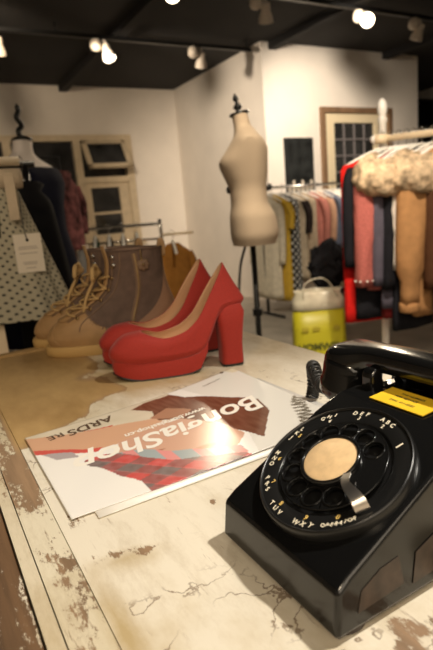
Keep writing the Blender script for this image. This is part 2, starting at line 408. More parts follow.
def board(name, x0, x1, y0, y1, z0, z1, m, step=.006, parent=table):
    bm = bmesh.new(); nx = max(2, int((x1-x0)/step)); ny = int((y1-y0)/(step*1.6))
    top = [[bm.verts.new((x0+(x1-x0)*i/nx, y0+(y1-y0)*j/ny, z1)) for i in range(nx+1)] for j in range(ny+1)]
    for j in range(ny):
        for i in range(nx): bm.faces.new((top[j][i], top[j][i+1], top[j+1][i+1], top[j+1][i]))
    bot = {}
    def low(v):
        if v not in bot: bot[v] = bm.verts.new((v.co.x, v.co.y, z0))
        return bot[v]
    edge = [top[0][i] for i in range(nx+1)]+[top[j][nx] for j in range(1, ny+1)]+[top[ny][i] for i in range(nx-1, -1, -1)]+[top[j][0] for j in range(ny-1, 0, -1)]
    for a, b in zip(edge, edge[1:]+edge[:1]): bm.faces.new((b, a, low(a), low(b)))
    bm.faces.new([low(v) for v in edge])
    cl = bm.verts.layers.float_color.new('wear')
    for v in bm.verts:
        w, s, g = wear_fn(v.co.x, v.co.y); v[cl] = (w, s, g, 1)
    return obj(name, bm, m, parent, smooth=False)
board('panel', .0685, .604, -.40, 1.172, TZ-.03, TZ, M['panel_wood'])
board('frame_board', .0395, .0675, -.40, 1.20, TZ-.032, TZ+.0008, M['frame_wood'])
board('edge_strip', .0275, .0385, -.40, 1.20, TZ-.032, TZ+.0004, M['strip_wood'])
board('side_board', -.14, .0262, -.40, 1.20, TZ-.034, TZ-.003, M['brown_wood'])
board('end_rail', .0685, .604, 1.174, 1.20, TZ-.032, TZ+.004, M['frame_wood'])
bm = bmesh.new(); box(bm, -.10, .57, -.36, 1.16, TZ-.11, TZ-.035); obj('apron', bm, M['old_wood'], table, smooth=False)
for x in (-.09, .52):
    for y in (-.35, 1.10):
        obj('leg', B(x, x+.05, y, y+.05, 0, TZ-.11), M['old_wood'], table, smooth=False, bevel=.004)

# ------------------------------------------------------------------ flyers
def fly_pos(s, t):
    a = Vector((.080, .453, 0)).lerp(Vector((.420, .452, 0)), s); b = Vector((.079, .682, 0)).lerp(Vector((.410, .700, 0)), s)
    p = a.lerp(b, t); p.z = TZ+.0026+.016*max(0, s)**3*(.3+.7*t); return p
def inpoly(p, poly):
    x, y = p; c = False; j = len(poly)-1
    for i in range(len(poly)):
        xi, yi = poly[i]; xj, yj = poly[j]
        if (yi > y) != (yj > y) and x < (xj-xi)*(y-yi)/(yj-yi)+xi: c = not c
        j = i
    return c
def paint(s, t):
    n = noise.noise(Vector((s*9, t*7, 1)))*.012; p = (s+n, t+n)
    col = Vector((.86, .82, .76))
    if inpoly(p, [(.66,1.1),(1.1,1.1),(1.1,-.1),(.60,-.1),(.7,.3),(.86,.5),(.74,.8)]): col = Vector((.74,.70,.63))
    if inpoly(p, [(-.1,.9),(-.1,1.2),(.44,1.2),(.64,1.0),(.62,.7),(.35,.62),(.2,.70),(.05,.88)]): col = Vector((.66,.57,.43)) + Vector((1,1,1))*.05*noise.noise(Vector((s*12,t*12,5)))
    if inpoly(p, [(.17,.86),(.31,.80),(.30,.72),(.16,.76)]): col = Vector((.55,.06,.05))
    if inpoly(p, [(-.05,1.0),(.02,.97),(.14,.88),(.30,.79),(.44,.73),(.60,.70),(.40,.52),(.2,.56),(.02,.72),(-.05,.74)]): col = Vector((.64,.37,.23))
    if inpoly(p, [(.0,.78),(.12,.66),(.22,.57),(.2,.54),(.1,.62),(.0,.72)]): col = Vector((.60,.10,.08))
    if inpoly(p, [(.02,.70),(.12,.62),(.13,.54),(.05,.58)]): col = Vector((.42,.36,.36))
    if inpoly(p, [(.27,.56),(.40,.60),(.56,.60),(.66,.47),(.66,.2),(.56,.08),(.48,.13),(.35,.26),(.25,.42)]): 
        col = Vector((.62,.36,.25)); col -= Vector((.3,.3,.28))*.5*max(0, 1-((s-.50)/.05)**2-((t-.21)/.03)**2) ; col -= Vector((.35,.28,.22))*max(0, 1-((s-.36)/.035)**2-((t-.33)/.012)**2)
    if inpoly(p, [(.44,.94),(.50,.97),(.64,.98),(.67,.86),(.74,.78),(.88,.50),(.84,.33),(.70,.11),(.655,.28),(.64,.45),(.55,.60),(.48,.68),(.50,.82)]):
        col = Vector((.16,.062,.035)) + Vector((.05,.03,.02))*noise.noise(Vector((s*60,t*10,2)))
    if inpoly(p, [(.46,.74),(.56,.80),(.62,.66),(.56,.60)]): col = Vector((.40,.20,.12))
    if inpoly(p, [(.13,.48),(.20,.49),(.27,.43),(.36,.30),(.47,.20),(.58,.10),(.62,-.1),(.24,-.1),(.235,.10),(.19,.26),(.13,.40)]):
        a = (s*1.0+t*.6)*14; b = (t*1.0-s*.5)*11
        k = (int(math.floor(a)) % 2) + (int(math.floor(b)) % 2)
        col = Vector(((.60,.09,.08), (.30,.10,.09), (.16,.15,.14))[k])
        if (a % 1) < .10: col = col*.6+Vector((.60,.20,.18))*.4
        col = col*.85+Vector((.5,.2,.18))*.15+Vector((1,1,1))*.05*noise.noise(Vector((s*40,t*25,8)))
    if inpoly(p, [(.25,.45),(.30,.43),(.38,.31),(.50,.19),(.60,.11),(.60,.03),(.50,.10),(.38,.20),(.30,.32)]): col = Vector((.36,.40,.40)) if (s*30) % 3 < 1.8 else Vector((.72,.28,.26))
    if s > .93 and inpoly(p, [(.95,1.1),(1.1,1.1),(1.1,.9),(.97,.93)]): col = Vector((.7,.62,.45))
    return tuple(min(1, max(0, c)) for c in col)
def sheet(bm, fn, n, m, th, layer=None, pf=None):
    cl = bm.verts.layers.float_color.new(layer) if layer else None
    g = [[bm.verts.new(fn(i/n, j/m)) for i in range(n+1)] for j in range(m+1)]
    for j in range(m):
        for i in range(n): bm.faces.new((g[j][i], g[j][i+1], g[j+1][i+1], g[j+1][i]))
    if layer:
        for j in range(m+1):
            for i in range(n+1): g[j][i][cl] = (*pf(i/n, j/m), 1)
M['flyer'] = attr_mat('glossy_printed_paper', 'ink', .22, spec=.55)
M['paper'] = mat('glossy_white_paper', (.84,.80,.73), .2, spec=.5)
M['flyer_ink'] = mat('cream_flyer_lettering', (.90,.84,.74), .15, spec=.55)
M['flyer_black'] = mat('black_flyer_lettering', (.12,.075,.05), .2)
fl = thing('shop_flyer', 'glossy printed flyer on top of its pile, with curly shop name and plaid shirt photo', 'flyer', (0,0,0), 0, 'flyers fanned on the table')
bm = bmesh.new(); sheet(bm, fly_pos, 210, 150, 0, 'ink', paint); obj('printed_sheet', bm, M['flyer'], fl, solid=-.0004)
def on_flyer(cx, cy, ang=180, up=.0003):
    a = R(ang)
    def f(co):
        x = co.x*math.cos(a)-co.y*math.sin(a); y = co.x*math.sin(a)+co.y*math.cos(a)
        p = fly_pos((cx+x-.08)/.34, (cy+y-.453)/.235); p.z += up+co.z*0; return p
    return f
bm = bmesh.new()
text_into(bm, 'BongiaShop', .057, on_flyer(.249, .5655, 181), bold=.0010, shear=.30)
obj('title_lettering', bm, M['flyer_ink'], fl, smooth=False)
bm = bmesh.new(); text_into(bm, 'www.bongiashop.cn', .0150, on_flyer(.249, .598, 181), bold=.0004, shear=.15)
obj('address_lettering', bm, M['flyer_ink'], fl, smooth=False)
bm = bmesh.new()
text_into(bm, 'ARDS', .027, on_flyer(.165, .664, 188), bold=.0006, shear=.2); text_into(bm, 'RE', .020, on_flyer(.115, .662, 186), bold=.0004)
bm2 = bm
obj('shirt_lettering', bm, M['flyer_black'], fl, smooth=False)
bm = bmesh.new(); text_into(bm, 'e', .012, on_flyer(.398, .686, 205), bold=.0004); text_into(bm, 'www.bongiashop', .005, on_flyer(.365, .668, 186))
obj('corner_logo', bm, M['flyer_black'], fl, smooth=False)
for k, (dx, dy, rot, lab) in enumerate(((.0225, -.0125, .3, 'white glossy flyer under the top one, its corner poking out in front'), (.038, -.0115, .8, 'lowest white flyer of the fanned pile, only a front sliver showing'))):
    z = TZ+.0016-.0008*k; o_ = thing('shop_flyer', lab, 'flyer', (.080+dx, .453+dy, z), R(rot), 'flyers fanned on the table')
    bm = bmesh.new(); sheet(bm, lambda s, t: Vector((s*.325, t*.225, 0)), 8, 8, 0); obj('printed_sheet', bm, M['paper'], o_, solid=-.0004)

# ------------------------------------------------------------------ telephone
ph = thing('rotary_telephone', 'black desk telephone with round dial, standing on the flyers end of the table', 'telephone', (.1785, .277, TZ), R(-90))
HW = .069
prof = [(.002,.004),(.005,.036),(.015,.043),(.104,.0885),(.132,.0995),(.166,.101),(.170,.090),(.198,.090),(.206,.123),(.214,.123),(.219,.004)]
bm = bmesh.new(); r0 = []
for x, k in ((-HW, 0), (HW, 0)):
    r0.append([bm.verts.new((x*(1.0-(.05 if z > .02 else 0)*z/.1), y, z)) for y, z in prof])
n = len(prof)
for i in range(n): j = (i+1) % n; bm.faces.new((r0[0][i], r0[0][j], r0[1][j], r0[1][i]))
bm.faces.new(r0[0][::-1]); bm.faces.new(r0[1])
body = obj('housing', bm, M['phone'], ph, bevel=.0085, segs=6)
for md in body.modifiers: md.angle_limit = R(20)
for x in (-.0525, .0525):
    for y in (.021, .195):
        bm = bmesh.new(); lathe(bm, [(.0135,0),(.0150,.001),(.0150,.008),(.012,.0105)], 24, Matrix.Translation((x, y, 0))); obj('foot', bm, M['foot_rubber'], ph, autos=40)
bm = bmesh.new(); box(bm, -HW+.003, HW-.003, .006, .210, .0018, .012); obj('base_plate', bm, M['foot_rubber'], ph, smooth=False, bevel=.001)
# scuffed dark film patches on the right flank
bm = bmesh.new()
for (ya, yb, za, zb) in ((.020,.062,.016,.034), (.070,.125,.014,.040)):
    vs = [bm.verts.new((HW*(1-.05*z/.1)+.0005, y, z)) for y, z in ((ya,za),(yb,za+.002),(yb-.004,zb+.006),((ya+yb)/2,zb+.004),(ya+.004,zb-.004))]; bm.faces.new(vs)
obj('worn_patch', bm, M['phone_worn'], ph, smooth=False, solid=.0003)
# ears of the cradle with plungers
for s in (-1, 1):
    bm = bmesh.new()
    pr = [(.152,.085),(.152,.114),(.157,.120),(.165,.118),(.168,.100),(.196,.100),(.199,.118),(.205,.120),(.210,.112),(.212,.085)]
    vs = [[bm.verts.new((s*x, y, z)) for y, z in pr] for x in (.043, .057)]
    for i in range(len(pr)): j = (i+1) % len(pr); bm.faces.new((vs[0][i], vs[0][j], vs[1][j], vs[1][i]))
    bm.faces.new(vs[0][::-1]); bm.faces.new(vs[1]); obj('cradle_prong', bm, M['phone'], ph, bevel=.003, segs=3)
# dial
al = R(26)
DM = Matrix.Translation((0, .0638, .0777)) @ Matrix.Rotation(al, 4, 'X')
def dl(x, y, z): return DM @ Vector((x, y, z))
bm = bmesh.new()
lathe(bm, [(.0615,-.012),(.0612,-.0030),(.0604,-.0012),(.0596,-.0009),(.0588,-.0014),(.0584,-.0028),(.0560,-.0030),(.0462,-.0032),(.0450,-.0040),(.0445,-.0066),(.020,-.0070)], 96, DM)
bez = obj('number_plate', bm, M['dial_plate'], ph, autos=50)
# finger wheel: disc with ten real holes
hole_r, hole_c, wheel_r, inner_r = .0076, .0322, .0420, .0228
angs = [50, 79, 108, 137, 167, 197, 227, 256, 286, 316]
bm = bmesh.new()
def wheel_z(r): return -.0010+.0010*(1-(r/wheel_r)**2)
# radial sectors: build faces between hole circle and surrounding sector outline
def sector(a0, a1, hole):
    N = 32; ac = (a0+a1)/2; outl = []
    per = N//4
    for i in range(per): outl.append((wheel_r, a0+(a1-a0)*i/per))
    for i in range(per): outl.append((wheel_r+(inner_r-wheel_r)*i/per, a1))
    for i in range(per): outl.append((inner_r, a1+(a0-a1)*i/per))
    for i in range(per): outl.append((inner_r+(wheel_r-inner_r)*i/per, a0))
    O = [Vector((r*math.cos(a), r*math.sin(a))) for r, a in outl]
    if not hole:
        G = [[(inner_r+(wheel_r-inner_r)*i/4, a0+(a1-a0)*j/per) for j in range(per+1)] for i in range(5)]
        vs = [[bm.verts.new(dl(r*math.cos(a), r*math.sin(a), wheel_z(r))) for r, a in row] for row in G]
        for i in range(4):
            for j in range(per): bm.faces.new((vs[i][j], vs[i+1][j], vs[i+1][j+1], vs[i][j+1]))
        return
    hc = Vector((hole_c*math.cos(ac), hole_c*math.sin(ac)))
    rings = []
    for f, hz in ((0, 0), (.55, 0), (.92, 0), (1, -.0004)):
        rg = []
        for o_ in O:
            d = (o_-hc); h = hc+d.normalized()*hole_r; p = o_.lerp(h, f); rg.append(bm.verts.new(dl(p.x, p.y, wheel_z(p.length)+hz)))
        rings.append(rg)
    rg = []
    for o_ in O:
        d = (o_-hc); h = hc+d.normalized()*(hole_r-.0003); rg.append(bm.verts.new(dl(h.x, h.y, -.0030)))
    rings.append(rg)
    for i in range(len(rings)-1):
        for j in range(len(O)): k = (j+1) % len(O); bm.faces.new((rings[i][j], rings[i][k], rings[i+1][k], rings[i+1][j]))
for a in angs: sector(R(a-14.5), R(a+14.5), True)
sector(R(330.5), R(383), False); sector(R(383), R(395.5), False)
bmesh.ops.remove_doubles(bm, verts=bm.verts, dist=.00004)
wh = obj('finger_wheel', bm, M['wheel'], ph, autos=35)
bm = bmesh.new(); rings = []
for r, z in ((wheel_r-.0004,-.0010),(wheel_r+.0006,-.0004),(wheel_r+.0010,-.0016),(wheel_r+.0005,-.0036),(wheel_r-.0003,-.0032)): rings.append([dl(r*math.cos(t), r*math.sin(t), z) for t in [2*PI*k/96 for k in range(96)]])
rings.append(rings[0]); loft(bm, rings, cap0=False, cap1=False); bmesh.ops.remove_doubles(bm, verts=bm.verts, dist=.00001)
obj('wheel_rim', bm, M['wheel'], wh)
bm = bmesh.new()
for a in angs:
    ac = R(a); hc = (hole_c*math.cos(ac), hole_c*math.sin(ac)); rings = []
    for k in range(28):
        t = 2*PI*k/28; rings.append([dl(hc[0]+(hole_r+rr)*math.cos(t), hc[1]+(hole_r+rr)*math.sin(t), wheel_z(hole_c)+zz) for rr, zz in ((-.0003,0),(.0003,.0007),(.0011,.0005),(.0013,-.0002))])
    rings.append(rings[0]); loft(bm, rings, close=True, cap0=False, cap1=False)
bmesh.ops.remove_doubles(bm, verts=bm.verts, dist=.00001)
obj('hole_rims', bm, M['wheel'], wh)
bm = bmesh.new(); lathe(bm, [(.0236,-.0006),(.0240,.0044),(.0228,.0054),(.0214,.0046),(.0210,.0036)], 64, DM, cap0=False, cap1=False)
ring = obj('card_ring', bm, M['wheel'], ph)
bm = bmesh.new(); lathe(bm, [(.0213,.0034),(.0205,.0038),(.0005,.0042)], 64, DM); obj('number_card', bm, M['card'], ring)
# finger stop
bm = bmesh.new(); path = smooth_path([(.0225,-.0040,.0046),(.0275,-.0110,.0062),(.034,-.0145,.0068),(.0415,-.0165,.0062),(.0465,-.0185,.0040),(.0490,-.0200,-.0010)], 5)
wds = [.0028+.0024*sm(0, 1, i/(len(path)-1)) for i in range(len(path))]; rg = []
for i, p in enumerate(path):
    t = (path[min(i+1, len(path)-1)]-path[max(i-1, 0)]); d = Vector((t.x, t.y, 0)).normalized(); s = Vector((-d.y, d.x, 0))*wds[i]; u = Vector((0,0,.0005))
    rg.append([dl(*(p+s+u)), dl(*(p-s+u)), dl(*(p-s-u)), dl(*(p+s-u))])
loft(bm, rg); obj('finger_stop', bm, M['steel'], ph, autos=40)
# lettering round the dial
lets = ['', 'ABC', 'DEF', 'GHI', 'JKL', 'MNO', 'PRS', 'TUV', 'WXY']
dec = [49, 79, 107, 137, 170, 202, 230, 259, 290, 318]
bw = bmesh.new()
def glyph(bmx, ch, a, r, size, tilt=0, bold=.00018):
    x, y = r*math.cos(R(a)), r*math.sin(R(a)); ct, s_ = math.cos(R(tilt)), math.sin(R(tilt))
    text_into(bmx, ch, size, lambda co: dl(x+co.x*ct-co.y*s_, y+co.x*s_+co.y*ct, -.0030+.00055), bold=bold)
for k, a in enumerate(dec):
    dg = '1234567890'[k]
    if k == 0: glyph(bw, '1', a, .0505, .0080, -20, .0003)
    else:
        bd = bw if k in (1, 2, 3) else bmesh.new()
        glyph(bd, dg, a, .0490, .0052, 0, .00012)
        if bd is not bw: obj('yellow_digit', bd, M['ink_yellow'], bez, smooth=False)
    if 1 <= k <= 8:
        for q, ch in enumerate(lets[k]):
            # letters run left to right or top to bottom along the arc
            up = math.sin(R(a)) > -.15; step = -4.6 if up or k == 5 else 4.6
            if k in (4, 5, 6): step = 4.8 if k != 99 else step
            if k in (4,): step = -4.8
            glyph(bw, ch, a+(q-1)*step*(1.30 if k < 7 else 1.42), .0544, .0054, (a-90)*.25 if k in (1, 2, 3) else 0, .00016)
for q, ch in enumerate('OPERATOR'): glyph(bw, ch, 318+(q-3.5)*3.4, .0540, .0040, 10+(q-3.5)*3, .00015)
obj('white_lettering', bw, M['ink_white'], bez, smooth=False)
# paper label on the deck
bm = bmesh.new(); lm = Matrix.Translation((-.004, .150, .1012)) @ Matrix.Rotation(R(4), 4, 'X')
vs = box(bm, -.028, .027, -.013, .016, .0006, .0014, M4=lm); lab = obj('paper_label', bm, M['label_yellow'], ph, smooth=False)
lab['label'] = 'bright yellow paper label'
bm = bmesh.new()
text_into(bm, 'THE NUMBER', .0040, lambda co: lm @ Vector((co.x, co.y+.009, .00155)), bold=.0001)
text_into(bm, 'FOR SERVICE', .0040, lambda co: lm @ Vector((co.x-.002, co.y+.003, .00155)), bold=.0001)
text_into(bm, 'DIAL 411-2222', .0040, lambda co: lm @ Vector((co.x, co.y-.005, .00155)), bold=.0001)
obj('label_print', bm, M['ink_dark'], lab, smooth=False)
# handset
bm = bmesh.new(); rings = []; HY = .182
for i in range(41):
    x = -.116+.232*i/40; q = abs(x)/.116; e = sm(.52, .80, q)
    zc = .1235-.006*q**2-.008*e; hy = .0190+.0095*e; hz = .0115+.0080*e
    if q > .88: f = math.sqrt(max(0, 1-((q-.88)/.122)**2)); hy *= .55+.45*f; hz *= .6+.4*f
    rings.append([(x, HY+hy*math.copysign(abs(math.cos(t))**.6, math.cos(t)), zc+hz*math.copysign(abs(math.sin(t))**.65, math.sin(t))) for t in [2*PI*k/32 for k in range(32)]])
loft(bm, rings); hs = obj('handset', bm, M['phone'], ph, autos=50)
for s in (-1, 1):
    Hm = Matrix.Translation((s*.0935, HY-.003, .112)) @ Matrix.Rotation(R(-s*9), 4, 'Y')
    bm = bmesh.new(); lathe(bm, [(.020,.008),(.027,.004),(.0290,-.004),(.0295,-.018),(.0312,-.020),(.0312,-.031),(.0285,-.035),(.019,-.0325),(.0005,-.0315)], 48, Hm)
    obj('ear_cap' if s > 0 else 'mouth_cap', bm, M['phone'], hs, autos=50)
# curly cord behind the mouth cap
bm = bmesh.new(); axis = smooth_path([(-.262,.262,.004),(-.262,.266,.020),(-.257,.262,.045),(-.235,.245,.058),(-.20,.225,.050),(-.16,.205,.06),(-.120,.178,.085)], 8)
pts = []; turns = 27; n_ = turns*14
for i in range(n_):
    f = i/(n_-1)*(len(axis)-1); k = min(int(f), len(axis)-2); p = axis[k].lerp(axis[k+1], f-k); t = (axis[k+1]-axis[k]).normalized()
    a = Vector((0,1,0)); x = t.cross(a).normalized(); y = t.cross(x); th = 2*PI*i/14
    pts.append(p+x*.0075*math.cos(th)+y*.0075*math.sin(th))
tube(bm, pts, .0020, 6); obj('coiled_cord', bm, M['black_rubber'], ph)
ph['label'] = 'glossy black rotary telephone with a yellow paper label above its dial'

# ------------------------------------------------------------------ shoes
class Last:
    """rings of a shoe from sole to opening; pt(level, theta) gives a surface point"""
    def __init__(s, rings): s.r = rings
    def ring_pt(s, k, th):
        yb, yf, w, zf = s.r[k]; yc, a = (yb+yf)/2, (yf-yb)/2; y = yc+a*math.cos(th)
        x = w*math.copysign(abs(math.sin(th))**.82, math.sin(th))*(1+.14*math.cos(th)) ; return Vector((x, y, zf(y)))
    def pt(s, f, th):
        n = len(s.r); k = min(int(f), n-2); t = f-k
        P = [s.ring_pt(min(max(k+d, 0), n-1), th) for d in (-1, 0, 1, 2)]
        if k == 0: P[0] = P[1]*2-P[2]
        if k == n-2: P[3] = P[2]*2-P[1]
        a, b, c, d = P
        return .5*((2*b)+(c-a)*t+(2*a-5*b+4*c-d)*t*t+(3*b-a-3*c+d)*t**3)
    def mesh(s, f0, f1, n, m=56, filt=None):
        bm = bmesh.new(); rings = [[s.pt(f0+(f1-f0)*i/n, 2*PI*k/m) for k in range(m)] for i in range(n+1)]
        loft(bm, rings, cap0=False, cap1=False); return bm
def lin(a, b, ya, yb): return lambda y: a+(b-a)*(y-ya)/(yb-ya)
def zs(y): return crv([0, .035, .050, .066, .084, .105, .15, .20, .24], [.104, .104, .094, .062, .036, .030, .028, .029, .034], y)
def zi(y): return crv([0, .045, .075, .10, .13, .17, .24], [.111, .104, .080, .052, .042, .038, .042], y)
def make_pump(label):
    t = thing('high_heel_shoe', label, 'shoe', group='red high heels on the table')
    la = Last([(.004,.236,.033,lambda y: zs(y)), (-.003,.241,.038,lambda y: zs(y)+.011),
               (.002,.236,.038,lambda y: crv([0,.05,.075,.1,.14,.2,.24],[.128,.112,.080,.051,.047,.055,.058],y)),
               (.016,.214,.0375,lambda y: crv([.01,.05,.09,.12,.15,.18,.22],[.158,.124,.079,.062,.058,.068,.077],y)),
               (.030,.182,.0335,lambda y: crv([.03,.060,.09,.115,.145,.182],[.182,.136,.092,.075,.069,.080],y))])
    obj('upper', la.mesh(0, 4, 22, 72), None, t, mats=[M['red_suede'], M['nude']], solid=-.0018)
    # insole
    bm = bmesh.new(); m = 56; rs = [[Vector((la.pt(.15, 2*PI*k/m).x*f*.92, .122+(la.pt(.15, 2*PI*k/m).y-.12)*f*.94, 0)) for k in range(m)] for f in (1, .75, .5, .25, .02)]
    for r in rs:
        for p in r: p.z = zi(p.y)
    loft(bm, rs, cap0=False); obj('insole', bm, M['nude'], t)
    # platform and outsole
    def slab(z0f, z1f, yb, w, grow):
        bm = bmesh.new(); N = 48; pts = []
        for k in range(N):
            th = 2*PI*k/N; p = la.ring_pt(0, th); y = p.y
            pts.append((p.x*grow, y))
        keep = [(x, max(y, yb)) for x, y in pts]
        R0 = [Vector((x, y, z0f(y))) for x, y in keep]; R1 = [Vector((x*1.03, y+(.002 if y > .18 else 0), (z0f(y)+z1f(y))/2)) for x, y in keep]; R2 = [Vector((x, y, z1f(y))) for x, y in keep]
        loft(bm, [R0, R1, R2]); return bm
    bot = lambda y: crv([.07,.080,.095,.12,.19,.215,.24],[.060,.020,.006,.003,.003,.007,.016], y)
    obj('platform', slab(bot, lambda y: zs(y)+.002, .072, 0, 1.06), M['red_suede'], t, autos=50)
    obj('outsole', slab(lambda y: bot(y)-.003, bot, .085, 0, 1.04), M['black_rubber'], t, autos=50)
    # arch underside
    bm = bmesh.new(); rs = []
    for i in range(14):
        y = .012+.075*i/13; w = abs(la.ring_pt(0, math.acos(max(-1, min(1, (y-.121)/.115)))).x)*.98
        rs.append([(x*w, y, zs(y)-.003*(1-x*x)) for x in (-1, -.5, 0, .5, 1)])
    loft(bm, rs, close=False); obj('shank', bm, M['red_suede'], t, solid=.002)
    # block heel
    def hr(z, y0, y1, w): return [Vector((w*math.copysign(abs(math.sin(a))**.45, math.sin(a)), (y0+y1)/2+(y1-y0)/2*math.copysign(abs(math.cos(a))**.45, math.cos(a)), z)) for a in [2*PI*k/32 for k in range(32)]]
    bm = bmesh.new(); loft(bm, [hr(.005,.008,.048,.0235), hr(.04,.008,.047,.0235), hr(.075,.004,.050,.026), hr(.096,.001,.052,.027), hr(.110,.006,.046,.022)])
    hl = obj('heel', bm, M['red_suede'], t, autos=50)
    bm = bmesh.new(); loft(bm, [hr(0,.0085,.0475,.023), hr(.005,.008,.048,.0235)]); obj('heel_tip', bm, M['black_rubber'], hl, autos=50)
    return t
s1 = make_pump('red suede block heel pump nearer the camera, its heel beside the flyers')
s1.location = (.482, .770, TZ); s1.rotation_euler.z = R(163-90)
s2 = copy_tree(s1); s2['label'] = 'red suede block heel pump standing between its mate and the tan boots'
s2.location = (.500, .888, TZ); s2.rotation_euler.z = R(171-90)

def make_boot(label):
    t = thing('ankle_boot', label, 'boot', group='tan lace-up boots on the table')
    la = Last([(.008,.278,.044,lambda y: .022), (.000,.281,.0475,lambda y: .040),
               (-.001,.262,.046,lambda y: crv([0,.15,.26],[.062,.066,.066],y)),
               (.010,.205,.042,lambda y: crv([0,.2],[.095,.094],y)),
               (.020,.158,.040,lambda y: crv([0,.16],[.130,.126],y)),
               (.025,.142,.042,lambda y: crv([0,.15],[.168,.172],y)),
               (.024,.143,.045,lambda y: crv([0,.15],[.206,.208],y))])
    bm = bmesh.new()
    def fp(gr, z): return [Vector((la.ring_pt(0, 2*PI*k/56).x*gr*1.06, .143+(la.ring_pt(0, 2*PI*k/56).y-.143)*gr*1.025, z)) for k in range(56)]
    loft(bm, [fp(1.0, 0), fp(1.04, .003), fp(1.05, .016), fp(1.03, .022)]); obj('sole', bm, M['tan_sole'], t, autos=50)
    def cut(bm, keep):
        dl_ = [f for f in bm.faces if not keep(f.calc_center_median())]
        bmesh.ops.delete(bm, geom=dl_, context='FACES'); return bm
    edge = lambda y: crv([0, .05, .12, .165, .195, .21], [.045, .045, .046, .060, .090, .2], y)
    obj('vamp', cut(la.mesh(0, 3.4, 60, 120), lambda c: c.z < edge(c.y)), None, t, mats=[M['tan'], M['nude']], solid=-.002)
    obj('shaft', cut(la.mesh(.3, 6, 80, 96), lambda c: c.z > edge(c.y)-.004), None, t, mats=[M['taupe'], M['pinktan']], solid=-.0016)
    # helper: strip lying on the surface
    def strip(pts, w, up=.0012, mt=M['tan'], name='seam', par=t):
        bm = bmesh.new(); rg = []
        P = [la.pt(f, th) for f, th in pts]; c = Vector((0, .09, .1))
        for i, p in enumerate(P):
            d = (P[min(i+1, len(P)-1)]-P[max(i-1, 0)]).normalized(); f, th = pts[i]
            e1 = la.pt(min(f+.03, 6), th)-la.pt(max(f-.03, 0), th); e2 = la.pt(f, th+.02)-la.pt(f, th-.02); nn = e1.cross(e2).normalized()
            if nn.dot(p-Vector((0, p.y*.8+.01, p.z-.02))) < 0: nn = -nn
            s = d.cross(nn).normalized()*w; rg.append([p+s+nn*up*.2, p+s*.8+nn*up, p-s*.8+nn*up, p-s+nn*up*.2])
        loft(bm, rg); return obj(name, bm, mt, par, autos=60)
    side = 1.5*PI
    # toe cap seam, counter, zipper
    strip([(f_, th) for f_, th in [(.2+ (2.1)*math.sin(PI*i/24), (-.62+1.24*i/24)) for i in range(25)]], .0022, .0014, M['tan'], 'toe_cap_seam')
    # heel counter: pinkish leather patch swept over the back
    bm = bmesh.new(); m = 40; rows = 12; rg = []
    for i in range(rows+1):
        row = []
        for k in range(m+1):
            th = PI-1.45+2.9*k/m; h = .9+4.9*max(0, 1-abs(k/m-.5)*2)**.9
            f = .1+(min(h, 5.5)-.1)*i/rows; p = la.pt(f, th); q = Vector((0, .07, p.z)); row.append(p+(p-q).normalized()*.0016)
        rg.append(row)
    loft(bm, rg, close=False); obj('heel_counter', bm, M['pinktan'], t)
    z = strip([(1.6+4.2*i/20, side-.02-.25*(1-i/20)) for i in range(21)], .0055, .0016, M['seam_tan'], 'zip_tape')
    strip([(1.6+4.2*i/20, side-.02-.25*(1-i/20)) for i in range(21)], .0016, .0032, M['brass'], 'zipper', z)
    strip([(1.5+4.4*i/20, side+.55+.10*math.sin(i/5)) for i in range(21)], .0012, .0016, M['seam_tan'], 'side_seam')
    strip([(2.2+3.7*i/20, side+.98-.15*i/20) for i in range(21)], .0016, .0018, M['seam_tan'], 'eyelet_edge')
    # tongue
    bm = bmesh.new(); rg = []
    for i in range(12):
        f = 2.2+3.9*i/11; row = []
        for k in range(9):
            p = la.pt(min(f, 6), -.55+1.1*k/8); p = p+Vector((0, -.0006, .012*max(0, f-6)))+Vector((0, .0022, .0015)); 
            if f > 5.6: p += Vector((0, .004, .008))*(f-5.6)*2
            row.append(p)
        rg.append(row)
    loft(bm, rg, close=False); obj('tongue', bm, M['tan'], t, solid=.0015)
    # eyelets
    for i in range(7):
        f = 2.45+3.2*i/6
        for sgn in (-1, 1):
            p = la.pt(f, sgn*.72); p2 = la.pt(f, sgn*.72*1.0); nn = Vector((sgn*.55, .75, .45)).normalized()
            q = nn.to_track_quat('Z', 'Y').to_matrix().to_4x4(); bm = bmesh.new()
            lathe(bm, [(.0038,0),(.0042,.0016),(.0030,.0028),(.0016,.0018)], 14, Matrix.Translation(p+nn*.0008) @ q); obj('eyelet', bm, M['brass'], t)
    # laces: criss-cross
    bm = bmesh.new()
    for i in range(6):
        for sgn in (-1, 1):
            f0, f1 = 2.45+3.2*i/6, 2.45+3.2*(i+1)/6
            pts = [la.pt(f0+(f1-f0)*k/8, sgn*(.72-1.44*k/8))+Vector((0, .0055, .0045))*(1+.8*math.sin(PI*k/8)) for k in range(9)]
            if f1 < 5.0: tube(bm, pts, .0030, 8, .7)
    lc = obj('laces', bm, M['lace'], t)
    # bow : knot at the ankle with two loops and two ends
    kn = la.pt(4.7, 0)+Vector((0, .013, .006)); bm = bmesh.new()
    for sgn in (-1, 1):
        tube(bm, smooth_path([kn, kn+Vector((sgn*.018, .008, .014)), kn+Vector((sgn*.040, .010, .010)), kn+Vector((sgn*.044, .012, -.010)), kn+Vector((sgn*.020, .010, -.008)), kn], 5), .0045, 8, .6)
        tube(bm, smooth_path([kn, kn+Vector((sgn*.012, .012, -.014)), kn+Vector((sgn*.026, .030, -.045)), kn+Vector((sgn*.030, .040, -.075))], 5), .0042, 8, .6)
    tube(bm, [kn+Vector((-.008,.002,0)), kn+Vector((0,.006,.001)), kn+Vector((.008,.002,0))], .0075, 10)
    obj('bow', bm, M['lace'], lc)
